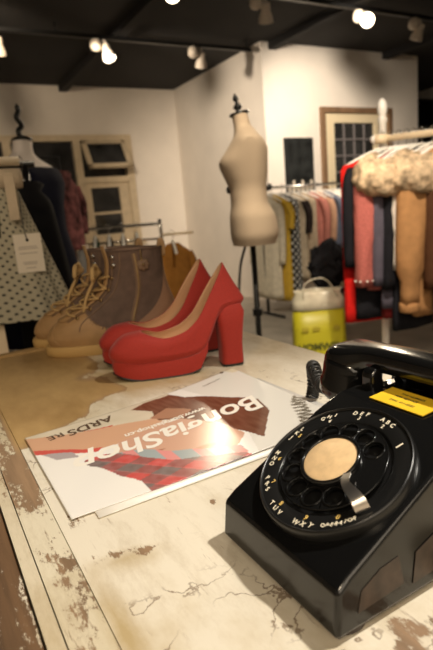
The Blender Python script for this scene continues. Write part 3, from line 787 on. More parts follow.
    # flower button and chain below the rim
    for f, sc, mt in ((5.15, 1.0, M['seam_tan']),):
        p = la.pt(f, side-.30); nn = Vector((-1, -.1, .05)).normalized(); q = nn.to_track_quat('Z', 'Y').to_matrix().to_4x4()
        bm = bmesh.new(); rg = []
        for r, zz in ((.0005,.0062),(.003,.0066),(.0045,.0045),(.009,.0050),(.0125,.0030),(.0125,.0008)):
            rg.append([Matrix.Translation(p) @ q @ Vector((r*(1+.10*math.cos(8*a)*(r > .008))*math.cos(a), r*(1+.10*math.cos(8*a)*(r > .008))*math.sin(a), zz)) for a in [2*PI*k/48 for k in range(48)]])
        loft(bm, rg); bt = obj('flower_button', bm, mt, t)
        bm = bmesh.new(); lathe(bm, [(.0005,.0090),(.0028,.0080),(.003,.006)], 16, Matrix.Translation(p) @ q); obj('button_stud', bm, M['brass'], bt)
        bm = bmesh.new()
        for i in range(5):
            pp = la.pt(min(6, f+.25+.13*i), side-.26)+nn*.002; lathe(bm, [(.0005,.0022),(.0022,.0012),(.0022,-.0008),(.0005,-.002)], 10, Matrix.Translation(pp) @ q)
        obj('bead_chain', bm, M['brass'], bt)
    for i, f in enumerate((5.2, 5.65)):
        for dth in (.78,):
            p = la.pt(f, side+dth); nn = Vector((-.75, .6, .05)).normalized(); q = nn.to_track_quat('Z', 'Y').to_matrix().to_4x4()
            bm = bmesh.new(); lathe(bm, [(.0045,0),(.0045,.0015),(.003,.003),(.0005,.0034)], 16, Matrix.Translation(p+nn*.0015) @ q); obj('stud', bm, M['chrome'], t)
    # rolled rim and pull tab
    bm = bmesh.new(); tube(bm, [la.pt(6, 2*PI*k/48) for k in range(49)], .0022, 8); obj('rim', bm, M['taupe'], t)
    bm = bmesh.new(); p = la.pt(6, PI); tube(bm, smooth_path([p+Vector((0,-.003,-.02)), p+Vector((0,-.004,.006)), p+Vector((0,0,.014)), p+Vector((0,.004,.006)), p+Vector((0,.004,-.015))], 4), .0045, 8, .3)
    obj('pull_tab', bm, M['tan'], t)
    return t
b1 = make_boot('tan lace-up ankle boot nearer the camera, with taupe shaft, zip and flower button')
b1.location = (.470, 1.010, TZ); b1.rotation_euler.z = R(159-90)
b2 = copy_tree(b1); b2['label'] = 'tan lace-up ankle boot farther back, partly hidden by its mate'
b2.location = (.462, 1.112, TZ); b2.rotation_euler.z = R(158-90)

# ------------------------------------------------------------------ dress forms
def torso(bm, secs, n=48):
    zsx = [s[0] for s in secs]; rings = []; N = 44
    for i in range(N+1):
        z = zsx[0]+(zsx[-1]-zsx[0])*i/N
        def g(k): return crv(zsx, [s[k] for s in secs], z)
        yf, yb, w, ax = g(1), g(2), g(3), g(4)
        r = []
        for k in range(n):
            a = 2*PI*k/n; c, s_ = math.cos(a), math.sin(a)
            y = (yf if c > 0 else yb)*math.copysign(abs(c)**.95, c); x = w*math.copysign(abs(s_)**.9, s_)
            if .33 < (z-zsx[0])/(zsx[-1]-zsx[0]) < .82 and c > 0:
                x *= 1; y += .012*math.exp(-((z-.36)/.05)**2)*math.cos(2*(abs(a if a < PI else 2*PI-a)-.5))
            if z < .14 and c < 0: y -= -.018*math.exp(-(x/.02)**2)*(1-z/.14)
            r.append(Vector((x, ax+y, z)))
        rings.append(r)
    loft(bm, rings)
def dress_form(label, loc, rot, mt, secs):
    t = thing('dress_form', label, 'mannequin', loc, rot)
    bm = bmesh.new(); torso(bm, secs); obj('torso', bm, mt, t, autos=50)
    return t
SEC = [(0, .090,.105,.135,0), (.05,.100,.118,.158,-.002), (.12,.098,.108,.155,-.002), (.19,.086,.078,.120,0), (.24,.088,.076,.112,0), (.31,.108,.086,.128,0), (.36,.118,.090,.142,0), (.410,.092,.092,.155,0), (.450,.066,.074,.163,.0), (.474,.050,.056,.120,.002), (.495,.040,.052,.070,.008), (.515,.036,.040,.047,.012), (.565,.034,.034,.041,.020)]
df = dress_form('headless linen dress form with black neck finial, standing in front of the white wall', (1.344, 2.014, .865), R(62), M['linen'], SEC)
# finial
def finial(t, z, mt):
    bm = bmesh.new(); lathe(bm, [(.043,z-.003),(.045,z),(.043,z+.006),(.030,z+.008),(.013,z+.010),(.010,z+.018),(.019,z+.026),(.019,z+.034),(.009,z+.044),(.007,z+.052),(.013,z+.060),(.012,z+.070),(.005,z+.080),(.0005,z+.088)], 20, Matrix.Translation((0,.020,0)) @ Matrix.Translation((0,0,.565)) @ Matrix.Rotation(R(-10), 4, 'X') @ Matrix.Translation((0,0,-.565)))
    obj('neck_finial', bm, mt, t, autos=50)
finial(df, .565, M['black_metal'])
M['pale_patch'] = mat('pale_armhole_disc', (.66,.54,.38), .7)
for s in (-1, 1):
    bm = bmesh.new(); lathe(bm, [(.006,-.03),(.006,0),(.015,.002),(.015,.014),(.006,.018)], 16, Matrix.Translation((s*.0,s*.084,.247)) @ Matrix.Rotation(R(-90*s), 4, 'X')); obj('adjusting_knob', bm, M['black_metal'], df, autos=50)
bm = bmesh.new(); tube(bm, [(0,0,.0),(0,0,-.835)], .013, 14); pole = obj('pole', bm, M['black_metal'], df)
for z in (-.32, -.52): 
    bm = bmesh.new(); lathe(bm, [(.013,-.02),(.022,-.016),(.024,.016),(.013,.02)], 16, Matrix.Translation((0,0,z))); obj('pole_collar', bm, M['black_metal'], pole, autos=40)
bm = bmesh.new(); tube(bm, [(0,0,-.52),(.03,.0,-.52),(.05,0,-.50)], .006); obj('clamp_screw', bm, M['chrome'], pole)
bm = bmesh.new(); lathe(bm, [(.17,-.865),(.17,-.852),(.05,-.84),(.014,-.80)], 36); obj('base', bm, M['black_metal'], df, autos=40)
bm = bmesh.new(); tube(bm, smooth_path([(-.02,.035,-.001),(-.05,.07,-.10),(-.07,.09,-.28),(-.06,.085,-.42),(-.03,.04,-.50),(-.013,.01,-.53)], 6), .006, 8); obj('pump_hose', bm, M['black_rubber'], df)

# pale form on the left, wearing a dark top and patterned scarf
SEC2 = [s for s in SEC]
d2 = dress_form('white dress form with twisted black finial, wearing dark clothes behind the polka dot skirt', (.465, 2.43, .825), R(-150), M['linen_pale'], SEC2)
bm = bmesh.new(); lathe(bm, [(.043,.562),(.045,.565),(.043,.571),(.03,.577),(.012,.583)], 20, Matrix.Translation((0,.020,0))); 
tube(bm, smooth_path([(0,.020,.565),(.012,.020,.60),(-.010,.020,.625),(.010,.020,.655),(-.004,.020,.685),(.002,.020,.71)], 5), [.011]*24+[.004]*2, 8); obj('neck_finial', bm, M['black_metal'], d2)
bm = bmesh.new(); tube(bm, [(0,0,0),(0,0,-.77)], .013, 12); obj('pole', bm, M['black_metal'], d2)
bm = bmesh.new(); lathe(bm, [(.17,-.80),(.17,-.787),(.05,-.775),(.014,-.74)], 30); obj('base', bm, M['black_metal'], d2, autos=40)
M['navy'] = cloth('dark_navy_cloth', (.007,.008,.020)); M['black_cloth'] = cloth('black_cloth', (.010,.010,.012))
bm = bmesh.new(); rings = []
for z, w, d in ((.445,.166,.098),(.435,.174,.108),(.42,.178,.118),(.38,.178,.14),(.28,.155,.128),(.18,.155,.125),(.05,.185,.15),(-.15,.21,.17),(-.30,.22,.18)):
    rings.append([Vector((w*(1+.03*math.sin(7*a+z*9))*math.cos(a), d*(1+.03*math.sin(7*a))*math.sin(a), z)) for a in [2*PI*k/48 for k in range(48)]])
loft(bm, rings, cap0=False, cap1=False); o_ = obj('tunic', bm, M['navy'], None, solid=.003); o_.location = d2.location; o_.rotation_euler = d2.rotation_euler
tag(o_, 'dark navy tunic worn by the white dress form on the left', 'top')

# ------------------------------------------------------------------ garments
def fold_ring(w, d, z, amp, kf, ph_, n=56, ax=0, ay=0):
    r = []
    for k in range(n):
        a = 2*PI*k/n; c, s_ = math.cos(a), math.sin(a)
        m = 1+amp*math.sin(kf*a+ph_)+amp*.6*math.sin((kf*2+1)*a+ph_*2)
        r.append(Vector((ax+w*math.copysign(abs(c)**.8, c)*(1+(m-1)*.3), ay+d*math.copysign(abs(s_)**.9, s_)*m, z)))
    return r
def coat_hanger_mesh():
    t = thing('coat_hanger', 'x', 'hanger')
    bm = bmesh.new(); pts = [(0,0,-.075),(0,0,-.03)]+[(0, .0+.0, 0)]*0
    arc = [(0, .018*math.sin(a), -.004+.018*math.cos(a)) for a in [R(-100)+R(250)*k/12 for k in range(13)]]
    tube(bm, smooth_path([(0,0,-.08),(0,0,-.045),(0,-.012,-.022)]+arc[1:], 2), .0022, 8); obj('hook', bm, M['chrome'], t)
    bm = bmesh.new(); tube(bm, smooth_path([(-.215,0,-.142),(-.12,0,-.100),(-.04,0,-.073),(0,0,-.066),(.04,0,-.073),(.12,0,-.100),(.215,0,-.142)], 4), .011, 10, .6); obj('shoulder_bar', bm, M['hanger_white'], t)
    return t
hang0 = coat_hanger_mesh(); used = [False]
def hanger(loc, rot, label, group):
    h = hang0 if not used[0] else copy_tree(hang0); used[0] = True
    h.location = loc; h.rotation_euler = (0, 0, rot); h['label'] = label; h['group'] = group; return h
def garment(name, label, cat, group, loc, rot, L, hw, d, mt, sleeve=0, sr=.05, hem=1.0, amp=.05, kf=5, ph_=0, smt=None, fluff=0, cuff=None, collar=None, waist=None, drop=.02, swing=0):
    """garment hanging from a hook at loc; local x across the shoulders, local y along the rail"""
    t = thing(name, label, cat, loc, rot, group)
    bm = bmesh.new(); rings = []; z0 = -.080
    prof_ = [(z0, .055, d*.55), (z0-.012, .075, d*.62), (z0-.035, hw*.62, d*.75), (z0-.062, hw*.93, d*.85), (z0-.085, hw, d*.95)]
    nb = 14
    for i in range(1, nb+1):
        f = i/nb; z = z0-.085-(L-.085)*f; wv = hw*(1+(hem-1)*f)
        if waist: wv *= 1-waist*math.exp(-((f-.35)/.15)**2)
        prof_.append((z, wv, d*(1+.25*f*(hem))))
    for i, (z, w, dd) in enumerate(prof_):
        f = i/len(prof_); rings.append(fold_ring(w, dd, z, amp*f, kf, ph_+f*.8, ax=swing*f))
    lay = lambda a, b: (b/56*hw*4, prof_[a][0])
    loft(bm, rings, cap0=False, cap1=True, uv=lay)
    if fluff:
        for v in bm.verts: v.co += Vector((noise.noise(v.co*90), noise.noise(v.co*90+Vector((5,0,0))), 0))*fluff
    obj('body', bm, mt, t)
    if sleeve:
        for s in (-1, 1):
            bm = bmesh.new(); top = Vector((s*hw*.90, 0, z0-.075)); P = smooth_path([top, top+Vector((s*.035, .0, -.07)), top+Vector((s*.05, .004*s, -sleeve*.5)), top+Vector((s*.045, .01, -sleeve))], 6)
            n_ = len(P); rr = [sr*(1.05-.28*i/(n_-1)) for i in range(n_)]
            if cuff: rr = [sr*(.95+.22*math.sin(PI*min(1, i/(n_-1)*1.05))) if i < n_-3 else sr*.72 for i in range(n_)]
            rings = []
            for i, p in enumerate(P): rings.append([p+Vector((rr[i]*math.cos(a)*(1+.05*math.sin(3*a+i*.5)), rr[i]*.82*math.sin(a)*(1+.06*math.sin(4*a+i*.7)), 0)) for a in [2*PI*k/28 for k in range(28)]])
            loft(bm, rings, cap0=True, cap1=True)
            if fluff:
                for v in bm.verts: v.co += Vector((noise.noise(v.co*110), noise.noise(v.co*110+Vector((5,0,0))), 0))*fluff
            sl = obj('sleeve', bm, smt or mt, t)
            if cuff:
                p = P[-1]; bm = bmesh.new(); rings = [fold_ring(sr*.70+q_, sr*.60+q_, p.z+zz, .03, 14, 0, 42, p.x, p.y) for zz, q_ in ((.012,0),(-.005,.003),(-.03,.002),(-.038,-.004))]; loft(bm, rings); obj('cuff', bm, cuff, sl)
    if collar:
        mtc, kind = collar; bm = bmesh.new()
        if kind == 'fur':
            path = [(-.175+math.sin(a)*.150, -.090*math.cos(a), -.180-.03*math.cos(a*.5)**2+(-.02 if math.sin(a) < 0 else .02)*abs(math.sin(a))) for a in [2*PI*k/28 for k in range(28)]]
            rings = []
            for k, p in enumerate(path):
                a = 2*PI*k/28; c = Vector(p); out = Vector((math.sin(a), -math.cos(a), 0))
                rings.append([c+out*.060*math.cos(b)+Vector((0,0,1))*.088*math.sin(b) for b in [2*PI*j/20 for j in range(20)]])
            rings.append(rings[0]); loft(bm, rings, cap0=False, cap1=False); bmesh.ops.remove_doubles(bm, verts=bm.verts, dist=1e-5)
            bmesh.ops.subdivide_edges(bm, edges=bm.edges, cuts=1, use_grid_fill=True)
            for v in bm.verts:
                nv = noise.noise_vector(v.co*22)*.018+noise.noise_vector(v.co*90)*.005; v.co += nv
            # tufts
            bm.normal_update()
            for v in list(bm.verts)*2:
                if random.random() < .9:
                    nn = v.normal; l = random.uniform(.015, .042); tdir = (nn+Vector((random.uniform(-.5,.5), random.uniform(-.5,.5), random.uniform(-.9,.1)))).normalized()
                    sd = nn.orthogonal().normalized()*.0022; sd.rotate(Matrix.Rotation(random.random()*6, 3, nn)); s2_ = nn.cross(sd)
                    a_ = bm.verts.new(v.co+sd); b_ = bm.verts.new(v.co-sd*.5+s2_); c_ = bm.verts.new(v.co-sd*.5-s2_); e_ = bm.verts.new(v.co+tdir*l)
                    bm.faces.new((a_,b_,e_)); bm.faces.new((b_,c_,e_)); bm.faces.new((c_,a_,e_))
            obj('fur_collar', bm, mtc, t)
        else:
            rings = [fold_ring(.070, d*.75, z0+.008, .02, 3, 0), fold_ring(.080, d*.9, z0-.02, .02, 3, 0), fold_ring(.085, d*.95, z0-.045, .02, 3, 0)]
            loft(bm, rings, cap0=False, cap1=False); obj('collar', bm, mtc, t, solid=.004)
    return t

# --- far clothes rail in front of the wall with the door
ZR = 1.19; YRk = 4.05
rk = thing('clothes_rack', 'long clothes rail of the farther row in front of the dark poster', 'clothes rack', (2.82, YRk, 0))
bm = bmesh.new(); tube(bm, [(0,0,ZR),(1.75,0,ZR)], .012, 12); obj('rail', bm, M['chrome'], rk)
for x in (.01, 1.74):
    bm = bmesh.new(); tube(bm, [(x,0,.03),(x,0,ZR+.02)], .014, 12); p_ = obj('post', bm, M['black_metal'], rk)
    bm = bmesh.new(); tube(bm, [(x,-.25,.02),(x,.25,.02)], .014, 12); obj('foot', bm, M['black_metal'], rk)
bm = bmesh.new(); tube(bm, [(-.02,0,ZR-.006),(.10,0,ZR-.006)], .020, 12); obj('rail_sleeve', bm, M['black_metal'], rk)
F_ = {k: cloth(k, v) for k, v in dict(ivory_cloth=(.66,.60,.47), mustard_cloth=(.58,.38,.05), ochre_cloth=(.50,.30,.07), cream_cloth=(.62,.52,.38), beige_cloth=(.52,.42,.30), rose_cloth=(.52,.20,.16), peach_cloth=(.58,.34,.22), blue_grey_cloth=(.14,.16,.22), white_cloth=(.75,.70,.62), grey_cloth=(.30,.29,.28)).items()}
M['lace_black'] = cloth('black_lace', (.03,.022,.02), var=.9, vscale=70)
M['dots_black'] = dot_mat('black_cloth_with_white_dots', (.015,.016,.02), (.75,.75,.70), 15, .20)
M['dots_cream'] = dot_mat('cream_cloth_with_black_dots', (.40,.36,.26), (.03,.03,.025), 46, .15)
g_far = 'clothes on the far rail'
far = [
 ('blouse', 'ivory long top at the left end of the far rail, beside the dress form', F_['ivory_cloth'], .95, .17, .55, 1.0, None, 0.04),
 ('dress', 'mustard yellow dress with short sleeves on the far rail', F_['mustard_cloth'], .98, .21, .24, 1.0, None, 0.13),
 ('dress', 'black dress with white dots right of the mustard dress', M['dots_black'], 1.00, .19, .0, 1.0, None, 0.25),
 ('dress', 'cream dress with black lace sleeves on the far rail', F_['cream_cloth'], .80, .18, .30, 1.0, M['lace_black'], 0.36),
 ('dress', 'beige long dress right of the lace sleeved one', F_['beige_cloth'], .86, .18, .0, 1.0, None, 0.47),
 ('cardigan', 'rose pink cardigan on the far rail', F_['rose_cloth'], .62, .18, .42, 1.0, None, 0.57),
 ('cardigan', 'peach coloured cardigan right of the rose pink one', F_['peach_cloth'], .60, .18, .40, 1.0, None, 0.66),
 ('jacket', 'blue-grey jacket on the far rail just left of the red coat', F_['blue_grey_cloth'], .62, .19, .46, 1.0, None, 0.76),
 ('blouse', 'white blouse on the far rail half behind the red coat', F_['white_cloth'], .66, .18, .42, 1.0, None, 0.88),
 ('dress', 'cream dress at the right end of the far rail behind the near coats', F_['ivory_cloth'], .9, .18, .0, 1.0, None, 1.02),
]
for i, (nm, lab, mt, L, hw, sl, hem, smt, x) in enumerate(far):
    rr = R(100+random.uniform(-3, 3)); lo = (2.82+x, YRk, ZR+.012)
    hanger(lo, rr, 'white hanger on the far rail holding the ' + lab.split(' on the')[0].split(' at the')[0].split(' right of')[0].split(' seco')[0].split(' just')[0], 'hangers on the far rail')
    garment(nm, lab, 'clothing', g_far, lo, rr, L, hw, .034, mt, sleeve=sl, sr=.042, hem=hem, amp=.10, kf=4+i % 3, ph_=i, smt=smt)

# yellow shopping bag with a clear carrier on the floor, black jacket slumped on it
bg = thing('shopping_bag', 'yellow shopping bag in a clear carrier under the far clothes rail', 'bag', (2.10, 2.47, 0), R(-29))
bm = bmesh.new(); rings = []
def sq(w, d, z, k=3.2, wob=.0): return [Vector((w*math.copysign(abs(math.cos(a))**(2/k), math.cos(a)), d*math.copysign(abs(math.sin(a))**(2/k), math.sin(a))*(1+wob*math.sin(5*a)), z)) for a in [2*PI*j/48 for j in range(48)]]
loft(bm, [sq(.16,.09,.02), sq(.168,.095,.10), sq(.165,.085,.25), sq(.158,.07,.40)], cap1=False); obj('paper_bag', bm, M['bag_yellow'], bg, solid=-.002)
bm = bmesh.new(); loft(bm, [sq(.166,.096,.012), sq(.173,.10,.10), sq(.170,.09,.25), sq(.163,.075,.405)], cap1=False)
bm.free()
bm = bmesh.new(); loft(bm, [sq(.166,.080,.385,3,.02), sq(.160,.075,.44,3,.08), sq(.140,.065,.48,2.4,.15), sq(.150,.060,.50,2.2,.2)], cap0=False, cap1=False); obj('clear_carrier_top', bm, M['bag_clear'], bg, solid=.001)
bm = bmesh.new(); tube(bm, smooth_path([(-.10,-.07,.46),(-.09,-.06,.54),(-.02,-.05,.575),(.05,-.06,.56),(.11,-.07,.46)], 5), .014, 8, .3); obj('carrier_handle', bm, M['bag_clear'], bg)
bm = bmesh.new(); text_into(bm, 'HOMWELL', .062, lambda co: Vector((co.x, -.0985, co.y+.158)), bold=.002); obj('bag_lettering', bm, M['bag_ink'], bg, smooth=False)
M['bag_shade'] = mat('tan_bag_print', (.42,.36,.03), .5)
bm = bmesh.new()
for x in (-.10, -.035, .09): box(bm, x-.02, x+.02, -.0965, -.0945, .262, .285)
obj('bag_emblem', bm, M['bag_shade'], bg, smooth=False)
bm = bmesh.new()
bmesh.ops.create_icosphere(bm, subdivisions=5, radius=1)
for v in bm.verts:
    p = v.co.copy(); v.co = Vector((p.x*.13, p.y*.09, p.z*.16)); v.co += noise.noise_vector(p*1.7)*.06+noise.noise_vector(p*4.5)*.026
jk = obj('draped_jacket', bm, M['black_cloth']); jk.location = (2.36, 2.66, .60); tag(jk, 'black jacket slumped in a heap above the yellow shopping bag', 'clothing')
# low stool under the jacket
st = thing('stool', 'dark low stool under the slumped black jacket behind the yellow bag', 'stool', (2.37, 2.70, 0))
obj('seat', B(-.11,.11,-.10,.10,.42,.45), M['black_metal'], st, smooth=False, bevel=.01)
for x in (-.09, .07):
    for y in (-.08, .06): obj('leg', B(x, x+.02, y, y+.02, 0, .42), M['black_metal'], st, smooth=False)
gb = obj('folded_cloth', B(-.08,.08,-.05,.05,0,.10), M['green'], None, bevel=.03, segs=4); gb.location = (1.62, 2.25, 0.0); tag(gb, 'lime green folded cloth on the floor behind the dress form pole', 'cloth')

# --- near coat rail on the right
# rail runs from its far left end towards the right and slightly nearer
RP = Vector((2.175, 2.036, 1.318)); RD = Vector((.868, -.497, 0)).normalized()
RD = (Vector((.8746, -.4848, 0))*math.cos(R(-20)) + Vector((.4848, .8746, 0))*math.sin(R(-20))).normalized()
RY = math.atan2(RD.y, RD.x)
nr = thing('clothes_rack', 'near clothes rack with white post and pale wooden rail at the right', 'clothes rack', (RP.x, RP.y, 0), RY)
bm = bmesh.new(); tube(bm, [(-.01,0,1.318),(.05,0,1.318)], [.024,.024], 16); tube(bm, [(.05,0,1.318),(1.5,0,1.318)], .017, 16); obj('rail', bm, M['rail_wood'], nr)
bm = bmesh.new(); lathe(bm, [(.020,.0),(.020,1.40),(.024,1.405),(.024,1.425),(.016,1.43),(.024,1.455),(.026,1.48),(.020,1.505),(.006,1.52),(.0005,1.522)], 20, Matrix.Translation((.028,.042,0)))
obj('post', bm, M['white_paint'], nr, autos=50)
bm = bmesh.new(); lathe(bm, [(.020,.0),(.020,1.50),(.006,1.54),(.0005,1.542)], 20, Matrix.Translation((1.45,.03,0))); obj('post', bm, M['white_paint'], nr, autos=50)
for x in (.028, 1.45):
    bm = bmesh.new(); tube(bm, [(x,-.28,.02),(x,.32,.02)], .018, 12); obj('foot', bm, M['white_paint'], nr)
bm = bmesh.new(); tube(bm, [(-.012,0,1.318),(-.03,0,1.318)], [.026,.012], 16); obj('end_cap', bm, M['white_paint'], nr)
N_ = dict(red=cloth('red_wool', (.62,.015,.012)), blackw=cloth('black_wool', (.014,.014,.018)), pink=cloth('pink_fluffy_knit', (.48,.14,.12), bump=.8, bscale=220, var=.2, vscale=120), slate=cloth('slate_grey_wool', (.10,.09,.12)),
          whitef=cloth('white_fluffy_knit', (.80,.72,.64), bump=.8, bscale=200), camel=cloth('camel_wool', (.50,.26,.11)), brown=cloth('dark_brown_wool', (.11,.05,.025)), fur=cloth('pale_fur', (.62,.46,.30), var=.55, vscale=28), olive=cloth('olive_wool', (.16,.14,.09)), maroon=cloth('maroon_cloth', (.20,.02,.02)))
g_near = 'coats on the near rail'
near = [
 ('coat', 'bright red long coat at the left end of the near rail', N_['red'], .88, .20, .0, .045, .030, 1.0, {}),
 ('coat', 'black coat between the red coat and the pink sweater', N_['blackw'], .86, .20, .50, .045, .075, 1.0, {}),
 ('sweater', 'fluffy pink knitted sweater with pearl beads at its cuffs', N_['pink'], .70, .21, .60, .068, .120, 1.0, dict(fluff=.008)),
 ('dress', 'maroon dress hanging just behind the pink sweater', N_['maroon'], .86, .17, .0, .04, .165, 1.0, {}),
 ('coat', 'slate grey coat with a pale fur collar right of the pink sweater', N_['slate'], .80, .21, .60, .050, .205, 1.0, dict(collar=(N_['fur'], 'fur'))),
 ('coat', 'long black coat hanging behind the slate grey one', N_['blackw'], .92, .20, .62, .05, .250, 1.0, {}),
 ('sweater', 'fluffy white sweater squeezed in left of the camel coat', N_['whitef'], .64, .20, .52, .055, .310, 1.0, dict(fluff=.007)),
 ('coat', 'camel wool coat with gathered cuffs and a pale fur collar', N_['camel'], .84, .22, .70, .072, .375, 1.0, dict(collar=(N_['fur'], 'fur'), cuff=N_['camel'])),
 ('coat', 'dark brown coat right of the camel coat', N_['brown'], .92, .22, .62, .055, .500, 1.0, {}),
 ('jacket', 'olive jacket at the right edge under the last white hanger', N_['olive'], .55, .21, .45, .055, .60, 1.0, {}),
]
for i, (nm, lab, mt, L, hw, sl, sr, x, hem, kw) in enumerate(near):
    hw += .05 if i < 2 else .03; x = .02+(x-.02)*.86; p = RP+RD*x; rr = RY+R(90-(52, 45, 38)[min(i, 2)])+R(random.uniform(-2, 2))
    p.z = 1.318+.018
    hanger(p, rr, 'white hanger on the near rail carrying the ' + lab.split(' at ')[0].split(' between')[0].split(' hanging')[0].split(' right of')[0].split(' squeezed')[0].split(' with')[0], 'hangers on the near rail')
    g = garment(nm, lab, 'clothing', g_near, p, rr, L, hw, .040, mt, sleeve=sl, sr=sr, hem=hem, amp=.07, kf=4+i % 3, ph_=i*1.3, **kw)
    if 'pearl' in lab:
        for sgn in (-1, 1):
            bm = bmesh.new()
            for k in range(9):
                a = 2*PI*k/9; lathe(bm, [(.0005,.006),(.004,.004),(.006,0),(.004,-.004),(.0005,-.006)], 8, Matrix.Translation((sgn*(hw*.9+.045)+.055*math.cos(a), .01+.046*math.sin(a), -.155-sl+.03)))
            obj('pearl_beads', bm, M['white_paint'], g)

# ------------------------------------------------------------------ left rack, skirt, coat, low rail by the window
lr = thing('clothes_rack', 'wooden clothes rack at the left edge holding the polka dot skirt', 'clothes rack', (0, 1.62, 0))
bm = bmesh.new(); tube(bm, [(-.45,0,1.215),(.30,0,1.215)], .013, 12); obj('rail', bm, M['rail_wood'], lr)
for x in (-.43, .155):
    obj('post', B(x-.02, x+.02, -.10, -.06, 0, 1.20 if x < 0 else .80), M['rail_wood'], lr, smooth=False, bevel=.003)
obj('cross_bar', B(-.43, .155, -.09, -.07, .45, .50), M['rail_wood'], lr, smooth=False)
sk = thing('skirt', 'cream pinafore skirt with black polka dots and a hanging price tag', 'clothing', (.12, 1.60, 1.15), R(-24))
bm = bmesh.new(); rings = []; zz = [0, -.03, -.10, -.17, -.24, -.31, -.365, -.37]
for i, z in enumerate(zz):
    f = -z/.37; rings.append(fold_ring(.155+.115*f, .035+.06*f, z+ .0, .10*f, 8, 1+f*.6, 96))
loft(bm, rings, cap0=False, cap1=False, uv=lambda a, b: (b/96*.85, zz[a]))
obj('dotted_panel', bm, M['dots_cream'], sk, solid=.002)
bm = bmesh.new(); loft(bm, [fold_ring(.178,.042,.035,.01,5,0), fold_ring(.182,.046,.012,.01,5,0), fold_ring(.178,.042,-.015,.01,5,0)]); obj('waistband', bm, F_['beige_cloth'], sk)
bm = bmesh.new(); loft(bm, [fold_ring(.125,.070,-.025,.03,5,0,ax=.0), fold_ring(.130,.085,-.09,.05,5,0,ax=.0), fold_ring(.130,.092,-.140,.05,5,0,ax=.0)]); obj('black_sash', bm, M['black_cloth'], sk)
bm = bmesh.new(); box(bm, .150, .175, -.068, -.062, -.10, .02); obj('strap', bm, F_['beige_cloth'], sk, smooth=False)
tg = thing('price_tag', 'cream card price tag hanging in front of the polka dot skirt', 'tag', (.262, 1.468, 1.012), R(-24)) 
obj('card', B(-.036,.036,-.001,.001,-.102,0), M['card_white'], tg, smooth=False)
bm = bmesh.new(); lathe(bm, [(.004,-.0016),(.004,.0016)], 16, Matrix.Translation((0,0,-.016)) @ Matrix.Rotation(R(90), 4, 'X')); obj('eyelet', bm, M['black_metal'], tg)
bm = bmesh.new(); tube(bm, smooth_path([(0,-.002,-.016),(-.002,-.008,.01),(-.004,-.002,.05),(-.003,.005,.10)], 4), .0012, 6); obj('string', bm, M['black_metal'], tg)
M['tag_ink'] = mat('grey_tag_print', (.38,.32,.27), .7)
for z, w in ((-.035,.025),(-.040,.027),(-.052,.025),(-.076,.020),(-.081,.018),(-.091,.014)):
    obj('print_line', B(-w, w*.9, -.0014, -.001, z, z+.0022), M['tag_ink'], tg, smooth=False)
bc = garment('coat', 'long black coat hanging right of the polka dot skirt', 'clothing', None, (.355, 1.90, 1.26), R(20), .62, .085, .05, M['black_cloth'], sleeve=0, hem=1.5, amp=.08, kf=5, swing=.045)
lr2 = thing('clothes_rack', 'dark metal clothes rail behind the black coat on the left', 'clothes rack', (0, 1.90, 0))
bm = bmesh.new(); tube(bm, [(-.4,0,1.235),(.40,0,1.235)], .011, 12); obj('rail', bm, M['black_metal'], lr2)
for x in (-.38, .37):
    bm = bmesh.new(); tube(bm, [(x,0,0),(x,0,1.235)], .011, 12); obj('post', bm, M['black_metal'], lr2)
hanger((.355, 1.90, 1.247), R(20), 'white hanger inside the long black coat', 'hangers on the left rail').scale = (.4, .9, 1)
M['print_multi'] = cloth('red_and_blue_printed_cloth', (.11,.04,.04), var=.9, vscale=22)
garment('blouse', 'dark red and blue patterned blouse hanging beside the window on the left', 'clothing', None, (.70, 2.75, 1.37), R(35), .40, .10, .045, M['print_multi'], sleeve=.25, sr=.035, amp=.08)
garment('dress', 'brown dress hanging under the patterned blouse near the window', 'clothing', None, (.68, 2.85, 1.24), R(35), .60, .09, .045, N_['brown'], amp=.08)
lr3 = thing('clothes_rack', 'thin black rail behind the white dress form carrying the patterned blouse', 'clothes rack', (0, 0, 0))
bm = bmesh.new(); tube(bm, [(.05,2.75,0),(.05,2.75,1.357),(.70,2.75,1.357),(.70,2.75,0)], .009, 10); obj('rail', bm, M['black_metal'], lr3)

# low bench with small shoes behind the table
bn = thing('bench', 'low brown wooden bench just behind the far edge of the table', 'bench', (.10, 1.36, 0))
obj('seat', B(-.35, .42, 0, .32, .585, .62), M['old_wood'], bn, smooth=False, bevel=.004)
for x in (-.33, .36):
    for y in (.02, .26): obj('leg', B(x, x+.04, y, y+.04, 0, .585), M['old_wood'], bn, smooth=False)
for k, (x, y, lab) in enumerate(((.255, 1.58, 'small white and black flat shoe on the bench, nearer one'), (.285, 1.625, 'small white and black flat shoe on the bench, farther one'))):
    t = thing('flat_shoe', lab, 'shoe', (x, y, .62), R(40), 'small flat shoes on the bench')
    la = Last([(0,.11,.022,lambda y: .008),(0,.112,.024,lambda y: .016),(.002,.10,.022,lambda y: .028),(.006,.07,.018,lambda y: .036)])
    obj('upper', la.mesh(0, 3, 8, 32), M['card_white'], t, solid=-.0015)
    bm = bmesh.new(); loft(bm, [[Vector((la.ring_pt(0,2*PI*k_/32).x*1.08, la.ring_pt(0,2*PI*k_/32).y, z)) for k_ in range(32)] for z in (0,.010)]); obj('sole', bm, M['black_rubber'], t)

